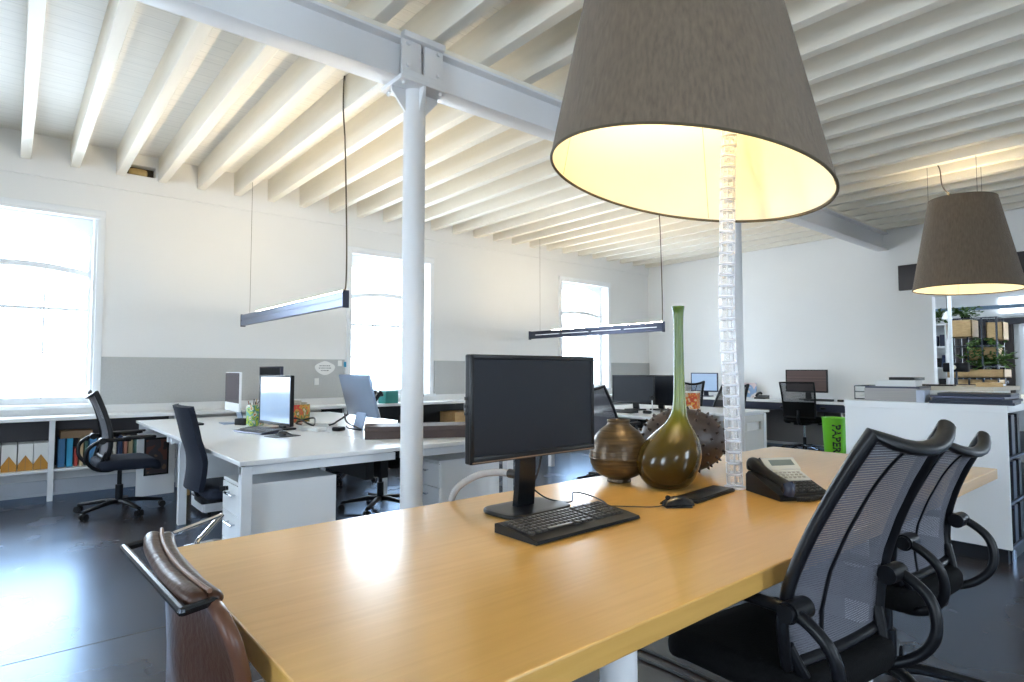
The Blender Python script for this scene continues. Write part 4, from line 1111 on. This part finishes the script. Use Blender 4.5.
b = B(); pillow(b, -.07, .07, -.19, .19, 0, .018, .02, .006)
one('keyboard', b, 'black_plastic', 'dark slim keyboard at left edge of white desk before plum-screen computer', 'keyboard', (1.32, 6.28, TZ), .05)
def cup(label, loc, r0, h, m, filler, group):
    r = thing('pen_pot', label, 'pen pot', loc, 0, group)
    b = B(); lathe(b, [(r0 * .85, 0), (r0, h), (r0 - .004, h), (r0 * .82, .006)], 20); obj('pot', b, m, r)
    for k in range(7):
        a = k * 2.4; d = V((math.cos(a), math.sin(a), 0)); b = B(); tube(b, [d * r0 * .3 + V((0, 0, .01)), d * (r0 * .75) + V((0, 0, h + .05 + .02 * (k % 3)))], .0045, 6); obj('pencil', b, filler[k % len(filler)], r)
    return r
PN = 'pots of pens on the white desks'
cup('pen pot with tan pencils right of the plum-screen computer', (1.88, 6.30, TZ), .055, .13, 'paper_white', ['book4', 'book2', 'black_plastic', 'book7'], PN)
cup('white pen pot with pencils between plum-screen computer and green box', (1.80, 5.98, TZ), .05, .12, 'clear_edge', ['book4', 'book7', 'black_plastic'], PN)
b = B(); box(b, -.06, .06, -.05, .05, 0, .19, .006); one('green_carton', b, 'green_print', 'green printed carton left of the pale reflective monitor', 'carton', (1.74, 5.74, TZ), .3)
b = B(); box(b, -.06, .06, -.06, .06, 0, .06, .008); one('desk_gadget', b, 'black_plastic', 'small black gadget in front of the white pen pot', 'gadget', (1.69, 5.90, TZ), .5)
bk_ = thing('printed_basket', 'red and orange printed box behind cables right of the pale monitor', 'box', (2.12, 5.90, TZ), .35)
b = B()
for (x0, x1, y0, y1) in ((-.16, .16, -.09, -.082), (-.16, .16, .082, .09), (-.16, -.152, -.09, .09), (.152, .16, -.09, .09)): box(b, x0, x1, y0, y1, 0, .17)
box(b, -.16, .16, -.09, .09, 0, .01); obj('walls', b, 'red_print', bk_, False)
b = B()
for k in range(8):
    x = -.13 + k * .036; box(b, x, x + .02, -.07, .07, .012, .17 + .02 * (k % 3)); 
obj('papers', b, 'book5', bk_, False)
b = B(); box(b, -.09, .09, -.13, .13, 0, .022, .004); box(b, -.085, .085, -.12, .12, .022, .035, .004); one('paper_stack', b, 'paper_white', 'white paper stack among the cables on the white desks', 'papers', (2.18, 5.32, TZ), .6)
cord('desk_cables', [(2.02, 5.75, .75), (2.06, 5.62, .80), (2.10, 5.45, .77), (2.02, 5.35, .80), (2.08, 5.22, .76), (2.16, 5.42, .81), (2.03, 5.50, .76), (2.2, 5.2, .755), (2.26, 5.1, .80), (2.33, 5.05, .86)], .008, 'cable_black', 'tangle of black cables between pale monitor and tilted silver computer')
cord('power_cable', [(2.30, 5.06, .86), (2.26, 4.93, .80), (2.30, 4.80, .755), (2.24, 4.62, .755), (2.20, 4.74, .76), (2.28, 4.98, .755)], .007, 'cable_black', 'black cable hanging behind the tilted silver computer')
b = B(); box(b, -.05, .05, -.13, .13, 0, .03, .008); one('power_strip', b, 'paper_white', 'white power strip lying on white desk near the cables', 'power strip', (1.98, 4.98, TZ), .25)
b = B(); pillow(b, -.05, .05, -.04, .04, 0, .035, .02, .012); one('adapter', b, 'black_plastic', 'black power adapter on white desk left of dark box', 'adapter', (2.13, 4.80, TZ), .5)
db = thing('dark_box', 'long low dark brown box on white desk behind the pillar', 'box', (2.50, 3.98, TZ), math.radians(-27))
b = B(); box(b, -.48, .48, -.15, .15, 0, .085, .004); obj('tray', b, mat('umber_box', (.060, .038, .034), .6, noise=.15), db, False)
b = B(); box(b, -.484, .484, -.154, .154, .06, .092, .004); obj('lid', b, mat('umber_lid', (.075, .05, .046), .6, noise=.15), db, False)

# ------------------------------------------------------------------ rear desk cluster
G2 = 'white desks in the rear of the room'
def end_desk(label, x0, x1, y0, y1):
    r = desk(label, x0, x1, y0, y1, G2); return r
end_desk('rear white desk carrying the twin black monitors', 5.33, 6.38, 3.90, 5.75)
end_desk('rear white desk with orange box, right end beside second pillar', 6.395, 7.44, 3.76, 5.75)
ep = thing('side_cabinet', 'pale grey end cabinet with a slot under the rear desk right of pillar', 'cabinet', (7.08, 4.0, 0))
b = B()
for (x0, x1, z0, z1) in ((-.36, .36, 0, .50), (-.36, .36, .60, .69), (-.36, -.12, .50, .60), (.22, .36, .50, .60)): box(b, x0, x1, -.20, .20, z0, z1, .002)
obj('carcass', b, 'pale_panel', ep, False)
b = B(); box(b, -.12, .22, -.17, -.16, .50, .60); obj('slot_back', b, 'paper_white', ep, False)
MG = 'twin black monitors on the rear desk'
flat_monitor('monitor', 'left one of the twin black monitors on the rear white desk', (6.08, 4.86, TZ), math.radians(-90), .66, .36, .085, 'screen', MG)
flat_monitor('monitor', 'right twin black monitor, cut off by the green vase neck', (6.33, 4.655, TZ), math.radians(-92), .60, .38, .065, 'screen', MG)
keyboard('keyboard', 'dark keyboard below the left twin monitor on the rear desk', (5.66, 4.72, TZ), math.radians(-90), .44, .15, detailed=False)
wc = thing('desk_webcam', 'small white and black stand-up gadget between the twin monitors', 'gadget', (5.95, 4.46, TZ))
b = B(); cyl(b, (0, 0, 0), (0, 0, .012), .05, 18); cyl(b, (0, 0, .01), (0, 0, .15), .008, 10); obj('stand', b, 'trim', wc)
b = B(); lathe(b, [(.001, -.03), (.025, -.018), (.03, 0), (.025, .018), (.001, .03)], 16, (0, 0, .17)); obj('head', b, 'black_plastic', wc)
b = B(); pillow(b, -.03, .03, -.055, .055, 0, .035, .028, .014); one('mouse', b, 'black_gloss', 'black mouse on rear white desk below the twin monitors', 'mouse', (5.72, 4.36, TZ), .1)
ob = thing('orange_box', 'orange printed box on rear desk just right of green vase neck', 'box', (6.96, 4.58, TZ), .45)
b = B(); box(b, -.15, .15, -.09, .09, 0, .215, .004); obj('box', b, 'orange_print', ob, False)
b = B(); box(b, -.15, .15, -.092, .092, .205, .222, .003); obj('rim', b, 'paper_white', ob, False)

# far wall counter
fc = thing('far_counter', 'white counter along the far wall beneath brown-screened monitor', 'counter', (9.72, 4.95, 0))
b = B(); box(b, -.36, .34, -2.25, 2.2, .735, .775, .003); obj('worktop', b, 'laminate', fc, False)
b = B(); box(b, -.34, -.32, -2.2, 2.15, .62, .735); obj('front_rail', b, 'alu_dark', fc, False)
for yy in (-2.1, -1.3, .75, 2.0):
    b = B(); box(b, -.32, .30, yy - .015, yy + .015, 0, .735); obj('leg_panel', b, 'pale_panel', fc, False)
b = B(); box(b, .28, .30, -2.1, 2.0, .05, .735); obj('back_panel', b, mat('taupe_back_panel', (.20, .19, .19), .7, noise=.08), fc, False)
FZ = .775
flat_monitor('monitor', 'wide monitor with brown striped screen on the far counter', (9.72, 4.30, FZ), math.radians(-92), .66, .36, .12, 'screen_brown', None)
flat_monitor('monitor', 'pale blue monitor on far counter right of the green vase neck', (9.60, 6.05, FZ), math.radians(-86), .52, .34, .085, 'screen_pale', None, shell='alu_dark')
keyboard('keyboard', 'slim dark keyboard on far counter under the brown-screened monitor', (9.50, 4.02, FZ), math.radians(-90), .40, .12, detailed=False)
dp_ = thing('desk_phone', 'small black phone on far counter left of brown-screened monitor', 'telephone', (9.55, 4.95, FZ), -1.5)
b = B(); prism(b, [(-.09, 0), (.09, 0), (.09, .06), (-.09, .02)], -.09, .09, 'x'); obj('base', b, 'black_plastic', dp_)
b = B(); tube(b, smooth_path([(-.05, -.09, .05), (-.05, -.05, .075), (-.05, .06, .095), (-.05, .10, .08)], 4), .02, 10); obj('handset', b, 'black_plastic', dp_)
b = B(); box(b, -.01, .01, -.11, .11, 0, .25); one('leaning_card', b, print_mat('pastel_print', [(.75, .6, .62), (.3, .45, .7), (.8, .75, .75), (.65, .45, .45)], 6), 'pastel printed card leaning on far wall right of second pillar', 'card', (9.98, 5.38, FZ), 0, None, False)
b = B(); pillow(b, -.03, .03, -.05, .05, 0, .035, .028, .014); one('mouse', b, 'black_gloss', 'black mouse on the far counter below brown-screened monitor', 'mouse', (9.50, 3.70, FZ), 0)

# green paper bin with lettering that follows its wall
gb = thing('recycling_bin', 'lime green round waste bin lettered PAPER by the white cabinet', 'bin', (8.50, 3.40, 0))
b = B(); lathe(b, [(.118, 0), (.122, .01), (.150, .60), (.156, .60), (.156, .615), (.146, .615), (.143, .60), (.116, .015)], 40); obj('bin_body', b, 'green_bin', gb)
b = B(); lathe(b, [(.001, .55), (.142, .56), (.142, .565), (.001, .58)], 24, cap=False); obj('paper_fill', b, 'paper_white', gb)
def bent_text(txt, size, parent, m, fn):
    c = bpy.data.curves.new('lettering', 'FONT'); c.body = txt; c.size = size; c.align_x = 'CENTER'; c.align_y = 'CENTER'; c.extrude = .002; c.offset = .004
    o = bpy.data.objects.new('tmp_lettering', c); COL.objects.link(o)
    dg = bpy.context.evaluated_depsgraph_get(); me = bpy.data.meshes.new_from_object(o.evaluated_get(dg))
    bpy.data.objects.remove(o); bpy.data.curves.remove(c)
    for v in me.vertices: v.co = fn(v.co)
    me.materials.append(M[m]); q = bpy.data.objects.new('lettering', me); COL.objects.link(q); q.parent = parent
    return q
dirc = math.atan2(-3.40, -8.50)
def on_bin(p):
    z = .345 - p.x; a = dirc + .12 + p.y / .14; rr = .122 + z / .6 * .03 + .0015 + p.z
    return V((math.cos(a) * rr, math.sin(a) * rr, z))
bent_text('PAPER', .135, gb, 'black_print', on_bin)
b = B()
for k in range(3):                                       # recycling mark: three bent arrows
    a0 = 2 * PI * k / 3
    for (t0, t1, w0, w1) in ((0, 1.2, .010, .010), (1.2, 1.8, .022, .001)):
        q = []
        for s, ww in ((t0, w0), (t1, w1)):
            for sg in (1, -1): q.append((( .042 + sg * ww) * math.cos(a0 + s), (.042 + sg * ww) * math.sin(a0 + s)))
        vs = []
        for (u, w) in (q[0], q[1], q[3], q[2]):
            zz = .09 + w; a = dirc - .45 + u / .13; rr = .124 + zz / .6 * .03 + .002; vs.append(b.verts.new((math.cos(a) * rr, math.sin(a) * rr, zz)))
        b.faces.new(vs)
obj('recycling_mark', b, 'black_print', gb, False)

# ------------------------------------------------------------------ white cabinet on the right and its load
cb = thing('storage_cabinet', 'waist-high white cabinet with papers piled on top, right of the oak table', 'cabinet', (4.92, 1.40, 0))
b = B(); box(b, 0, 2.4, -.49, .495, .972, 1.02, .002); obj('top_board', b, 'laminate', cb, False)
b = B(); box(b, .004, .03, -.485, .49, .10, .984, .002); obj('end_panel', b, 'laminate', cb, False)
b = B(); box(b, .03, 2.38, .46, .485, .09, .984); box(b, .03, 2.38, -.02, .0, .09, .984); box(b, 2.36, 2.385, -.48, .485, .09, .984); obj('back_panels', b, 'laminate', cb, False)
b = B(); box(b, .03, 2.36, -.46, .46, .0, .09); obj('plinth', b, 'black_plastic', cb, False)
for z in (.09, .37, .66):
    b = B(); box(b, .03, 2.36, -.475, .46, z, z + .018); obj('shelf_board', b, 'alu_dark', cb, False)
b = B(); cyl(b, (.10, -.47, .0), (.10, -.47, .09), .018, 14); obj('foot', b, 'chrome', cb)
for z0, hh in ((.108, .24), (.388, .25), (.678, .27)):
    for k in range(5):
        w = .05 + .02 * (k % 3); x0 = 4.98 + k * .085
        b = B(); box(b, 0, w, 0, .26, 0, hh - .02 * (k % 2), .003)
        lv = {.108: 'bottom', .388: 'middle', .678: 'top'}[z0]
        one('lever_arch_file', b, ['black_plastic', 'black_fabric', 'alu_dark', 'black_fabric', 'black_plastic'][k], 'dark file, %s from the near corner, %s shelf in open side of white cabinet' % (['first', 'second', 'third', 'fourth', 'fifth'][k], lv), 'file', (x0, .935, z0), 0, 'dark files in the cabinet end, %s shelf' % lv, False)
CZ = 1.02
def slab(name, label, cat, x, y, z, lx, ly, h, m, rz=0., group=None, bev=.002):
    b = B(); box(b, -lx / 2, lx / 2, -ly / 2, ly / 2, 0, h, bev); return one(name, b, m, label, cat, (x, y, z), rz, group, False)
slab('magazine_stack', 'thick stack of grey-edged magazines on left part of white cabinet', 'magazines', 5.22, 1.62, CZ, .42, .34, .095, 'paper_grey', .06)
slab('cover_sheet', 'dark grey folder topping the stack of grey-edged magazines', 'folder', 5.23, 1.62, CZ + .095, .42, .35, .012, 'alu_dark', .10)
slab('white_binder', 'white binder lying on the grey magazine stack', 'binder', 5.28, 1.63, CZ + .107, .34, .26, .045, 'paper_white', .16)
slab('black_case', 'flat black case on top of the white binder pile', 'case', 5.36, 1.60, CZ + .152, .18, .18, .022, 'black_plastic', -.1)
slab('label_card', 'pale blue-white card at right end of the magazine stack', 'card', 5.04, 1.405, CZ, .20, .05, .085, mat('pale_blue_card', (.50, .55, .66), .6, noise=.1), .1)
tr_ = thing('letter_tray', 'small wire letter tray at left end of the white cabinet top', 'tray', (5.30, 1.85, CZ))
b = B()
for z in (.0, .055, .10):
    pts = [(-.15, -.05, z), (.15, -.05, z), (.15, .05, z), (-.15, .05, z)]
    for a, c in zip(pts, pts[1:] + pts[:1]): tube(b, [V(a) + V((0, 0, .005)), V(c) + V((0, 0, .005))], .004, 6)
for q in ((-.15, -.05), (.15, -.05), (.15, .05), (-.15, .05)): tube(b, [(q[0], q[1], .0), (q[0], q[1], .105)], .004, 6)
obj('wire_frame', b, 'dark_metal', tr_)
b = B(); box(b, -.14, .14, -.045, .045, .006, .025); box(b, -.13, .13, -.045, .045, .062, .085); obj('letters', b, 'paper_white', tr_, False)
for i, (x, y, rz, m, lb) in enumerate(((5.10, 1.14, .08, 'folder_blue', 'dark blue portfolio, lowest of its pile on the white cabinet'), (5.11, 1.13, .02, 'folder_blue', 'dark blue portfolio, second from bottom of its pile on cabinet'), (5.13, 1.15, -.05, 'alu_dark', 'slate grey portfolio third up in the blue pile on cabinet'), (5.15, 1.13, .04, 'folder_blue', 'dark blue portfolio topmost of its pile on white cabinet'))):
    slab('portfolio', lb, 'folder', x, y - .02, CZ + i * .018, .36 - .01 * i, .46 - .02 * i, .0175, m, rz, 'blue portfolios on the cabinet')
slab('foam_board', 'large white board lying behind the blue portfolios on cabinet', 'board', 5.72, 1.40, CZ, .70, .62, .075, 'paper_white', .03)
slab('foam_board', 'cream board topmost on the cabinet pile below small lampshade', 'board', 5.78, 1.36, CZ + .075, .66, .60, .03, mat('cream_board', (.66, .60, .50), .7, noise=.05), -.06)
slab('tablet', 'black slim tablet lying on the cream board on the cabinet', 'tablet', 5.60, 1.48, CZ + .105, .10, .26, .012, 'black_plastic', .0)
slab('wood_sample', 'orange-brown wood sample at right end of the cabinet top', 'wood sample', 5.72, 1.16, CZ + .105, .30, .16, .03, 'pine', .2)
slab('white_carton', 'small white carton near the wood sample on cabinet', 'carton', 5.45, 1.00, CZ, .16, .12, .065, 'paper_white', .3)

# black double cable strip on the floor below the table
cord('floor_cable', [(2.12, 1.75, .006), (2.135, 1.5, .006), (2.11, 1.2, .006), (2.08, .8, .006), (2.05, .5, .006)], .006, 'cable_black', 'black cable on the floor under the oak table, left one')
cord('floor_cable', [(2.20, 1.75, .006), (2.21, 1.5, .006), (2.18, 1.2, .006), (2.15, .8, .006), (2.12, .5, .006)], .006, 'cable_black', 'black cable on the floor under the oak table, right one')
# ------------------------------------------------------------------ the next room seen through the opening
RX = 14.6
b = B(); box(b, RX, RX + .2, YR - .4, 7.0, 0, ZD); struct('wall_next_room', b, 'wall', smooth=False)
b = B(); box(b, XF + .3, RX, 5.0, 5.2, 0, ZD); struct('wall_next_room_side', b, 'wall', smooth=False)
b = B(); box(b, XF + .3, RX + .2, YR - .4, 5.2, 2.75, 2.85); struct('ceiling_next_room', b, 'wall', smooth=False)
b = B(); box(b, 12.9, 13.0, YR, 5.0, 2.30, 2.36); struct('trim_3', b, mat('blue_grey_rail', (.16, .25, .36), .5, noise=.05), smooth=False)
# dark door with window beside it
dr_ = sroot('door_1', (RX, 3.06, 0))
b = B(); box(b, -.06, 0, -.50, .42, 0, 2.12, .003); obj('door_leaf', b, mat('dark_door', (.035, .026, .024), .5, noise=.1), dr_, False)
b = B(); cyl(b, (-.10, -.40, 1.02), (-.06, -.40, 1.02), .02, 12); cyl(b, (-.10, -.40, 1.02), (-.10, -.28, 1.02), .011, 10); obj('door_handle', b, 'chrome', dr_)
b = B(); box(b, -.08, .0, -3.0, .46, 2.12, 2.24, .003); obj('door_head', b, mat('dark_door_head', (.05, .05, .06), .5, noise=.1), dr_, False)
wx = sroot('window_9', (RX - .03, 1.58, 0))
b = B()
for y in (-1.0, -.1, .85): box(b, -.05, .02, y - .03, y + .03, .4, 2.1)
box(b, -.05, .02, -1.0, .85, .38, .44); box(b, -.05, .02, -1.0, .85, 2.06, 2.12); obj('window_frame', b, 'trim', wx, False)
b = B(); box(b, -.02, .0, -1.0, .85, .42, 2.08); obj('pane', b, emit_mat('glowing_pane', (.80, .90, 1.), 1.5), wx, False)  # pane glows in place of daylight, set against a solid wall
wx = sroot('window_10', (RX - .03, 1.55, 2.28))
b = B(); box(b, -.05, .02, -1.0, 1.2, 0, .05); box(b, -.05, .02, -1.0, 1.2, .36, .41); obj('window_frame', b, 'trim', wx, False)
b = B(); box(b, -.02, .0, -1.0, 1.2, .04, .37); obj('pane', b, bpy.data.materials['glowing_pane'], wx, False)
b = B(); tube(b, [(10.6, 2.585, 0), (10.6, 2.585, 2.74)], .024, 18); o = struct('post', b, 'trim')
# white bookshelf
ws = thing('white_bookcase', 'narrow white bookcase with small items seen through far opening', 'bookcase', (11.6, 3.02, 0))
b = B()
box(b, -.15, .15, -.17, -.15, 0, 2.0); box(b, -.15, .15, .28, .30, 0, 2.0); box(b, .13, .15, -.15, .28, 0, 2.0)
obj('carcass', b, 'laminate', ws, False)
for z in (.02, .5, .9, 1.28, 1.62, 1.98):
    b = B(); box(b, -.15, .13, -.15, .28, z - .012, z + .012); obj('shelf_board', b, 'laminate', ws, False)
k = 0
for z, nm in ((.912, 'lower'), (1.292, 'middle'), (1.632, 'upper')):
    y = -.145; q_ = 0
    while y < .18:
        w = random.choice([.05, .07, .10]); hh = random.uniform(.14, .24)
        b = B(); box(b, -.12, .08, 0, w, 0, hh); one('book', b, ['black_plastic', 'paper_white', 'book5', 'alu_dark', 'book6'][k % 5], '%s book, %s from the right on the %s shelf of narrow white bookcase' % (['black', 'white', 'cream', 'slate', 'navy'][k % 5], ['first', 'second', 'third', 'fourth', 'fifth', 'sixth', 'seventh', 'eighth', 'ninth'][q_], nm), 'book', (11.6, 3.02 + y, z), 0, 'items on the %s bookcase shelf' % nm, False)
        y += w + random.choice([.015, .06]); k += 1; q_ += 1
def leafy(name, label, loc, r, n, spread, group, pot=None, hang=.3, seed=1):
    rnd = random.Random(seed)
    t_ = thing(name, label, 'plant', loc, 0, group)
    b = B(); lathe(b, [(r * .35, 0), (r * .5, r * .55), (r * .45, r * .55), (r * .3, .01)], 16); obj('pot', b, pot or 'dark_metal', t_)
    b = B(); st = B()
    for i in range(n):
        a = rnd.uniform(0, 2 * PI); l = rnd.uniform(.4, 1.) * spread; up_ = rnd.uniform(.0, 1)
        p0 = V((0, 0, r * .5)); p2 = V((math.cos(a) * l, math.sin(a) * l, r * .5 + spread * (up_ * .9 - hang))); p1 = (p0 + p2) / 2 + V((0, 0, spread * .25))
        path = [p0.lerp(p1, q).lerp(p1.lerp(p2, q), q) for q in (0, .25, .5, .75, 1)]
        tube(st, path, .004, 4)
        for q in (2, 3, 4):
            c = path[q]; d = (path[q] - path[q - 1]).normalized(); s = d.cross(V((0, 0, 1))).normalized() if abs(d.z) < .99 else V((1, 0, 0))
            for sg in (-1, 1):
                L2 = rnd.uniform(.05, .09); o_ = (d * .6 + s * sg * .8 + V((0, 0, rnd.uniform(-.3, .3)))).normalized()
                w_ = o_.cross(V((rnd.uniform(-1, 1), rnd.uniform(-1, 1), 1))).normalized() * (L2 * .28)
                vs = [b.verts.new(c), b.verts.new(c + o_ * L2 * .5 + w_), b.verts.new(c + o_ * L2), b.verts.new(c + o_ * L2 * .5 - w_)]
                b.faces.new(vs)
    obj('leaves', b, 'leaf', t_, False); obj('stems', st, 'leaf', t_)
    return t_
# planter tower: dark frame holding wooden boxes
pt_ = thing('planter_tower', 'dark metal frame tower holding pale wooden planter boxes in next room', 'planter shelf', (11.6, 2.47, 0))
b = B()
for y in (-.27, -.09, .09, .27):
    for x_ in (-.2, .2): box(b, x_ - .012, x_ + .012, y - .012, y + .012, 0, 2.06)
for z in (.35, 1.02, 1.30, 1.62, 2.05):
    for x_ in (-.2, .2): box(b, x_ - .01, x_ + .01, -.28, .28, z - .01, z + .01)
    for y in (-.27, .27): box(b, -.2, .2, y - .01, y + .01, z - .01, z + .01)
obj('metal_frame', b, 'dark_metal', pt_, False)
for (y0, y1, z0, z1, x0, x1) in ((.03, .31, 1.76, 2.03, -.22, .18), (-.33, -.12, 1.70, 1.98, -.10, .24), (-.26, .14, 1.40, 1.60, -.12, .24), (-.35, .36, 1.13, 1.26, -.24, .22), (-.08, .26, .70, 1.10, -.2, .2), (-.27, -.10, .70, 1.10, -.2, .2), (-.26, .26, .1, .6, -.2, .2)):
    b = B()
    box(b, x0, x1, y0, y0 + .015, z0, z1); box(b, x0, x1, y1 - .015, y1, z0, z1); box(b, x0, x0 + .015, y0, y1, z0, z1); box(b, x1 - .015, x1, y0, y1, z0, z1); box(b, x0, x1, y0, y1, z0, z0 + .015)
    obj('planter_box', b, 'pine', pt_, False)
PL = 'green plants on the planter tower'
leafy('potted_plant', 'leafy green plant atop left upper planter box', (11.58, 2.62, 2.045), .14, 26, .22, PL, seed=2)
leafy('potted_plant', 'trailing green plant in middle of the planter tower', (11.50, 2.38, 1.62), .14, 34, .30, PL, hang=.8, seed=3)
leafy('potted_plant', 'bushy green plant in the wide lower planter box', (11.55, 2.48, 1.24), .14, 46, .30, PL, hang=.1, seed=4)
leafy('potted_plant', 'green plant spilling at right side of the planter tower', (11.48, 2.25, 1.26), .14, 34, .26, PL, hang=.2, seed=5)
leafy('potted_plant', 'pale green plant on top of narrow white bookcase', (11.6, 3.08, 1.992), .14, 26, .22, PL, hang=.2, seed=6)
# black desk lamp head and pendant in the next room
dl = thing('small_pendant', 'small white pendant lamp hanging in front of planter boxes', 'pendant lamp', (11.0, 2.72, 2.03))
b = B(); lathe(b, [(.07, 0), (.06, .04), (.03, .09), (.012, .12)], 20); obj('shade', b, 'trim', dl)
b = B(); tube(b, [(0, 0, .12), (0, 0, .70)], .004, 6); obj('cord', b, 'cable_black', dl)
sl = thing('studio_light', 'black studio lamp head on a stand before the planter tower', 'lamp', (10.9, 2.60, 0))
b = B(); cyl(b, (0, 0, 0), (0, 0, .02), .16, 24); cyl(b, (0, 0, .02), (0, 0, 1.26), .014, 12); obj('stand', b, 'dark_metal', sl)
b = B(); box(b, -.06, .06, -.16, .16, 1.22, 1.36, .02); obj('lamp_head', b, 'black_plastic', sl)
b = B(); cyl(b, (-.062, .02, 1.29), (-.068, .02, 1.29), .035, 18); obj('lens', b, 'lining', sl)
upholstered_chair('rust brown chair at right edge in the next room', (12.6, 1.55, 0), 1.2)
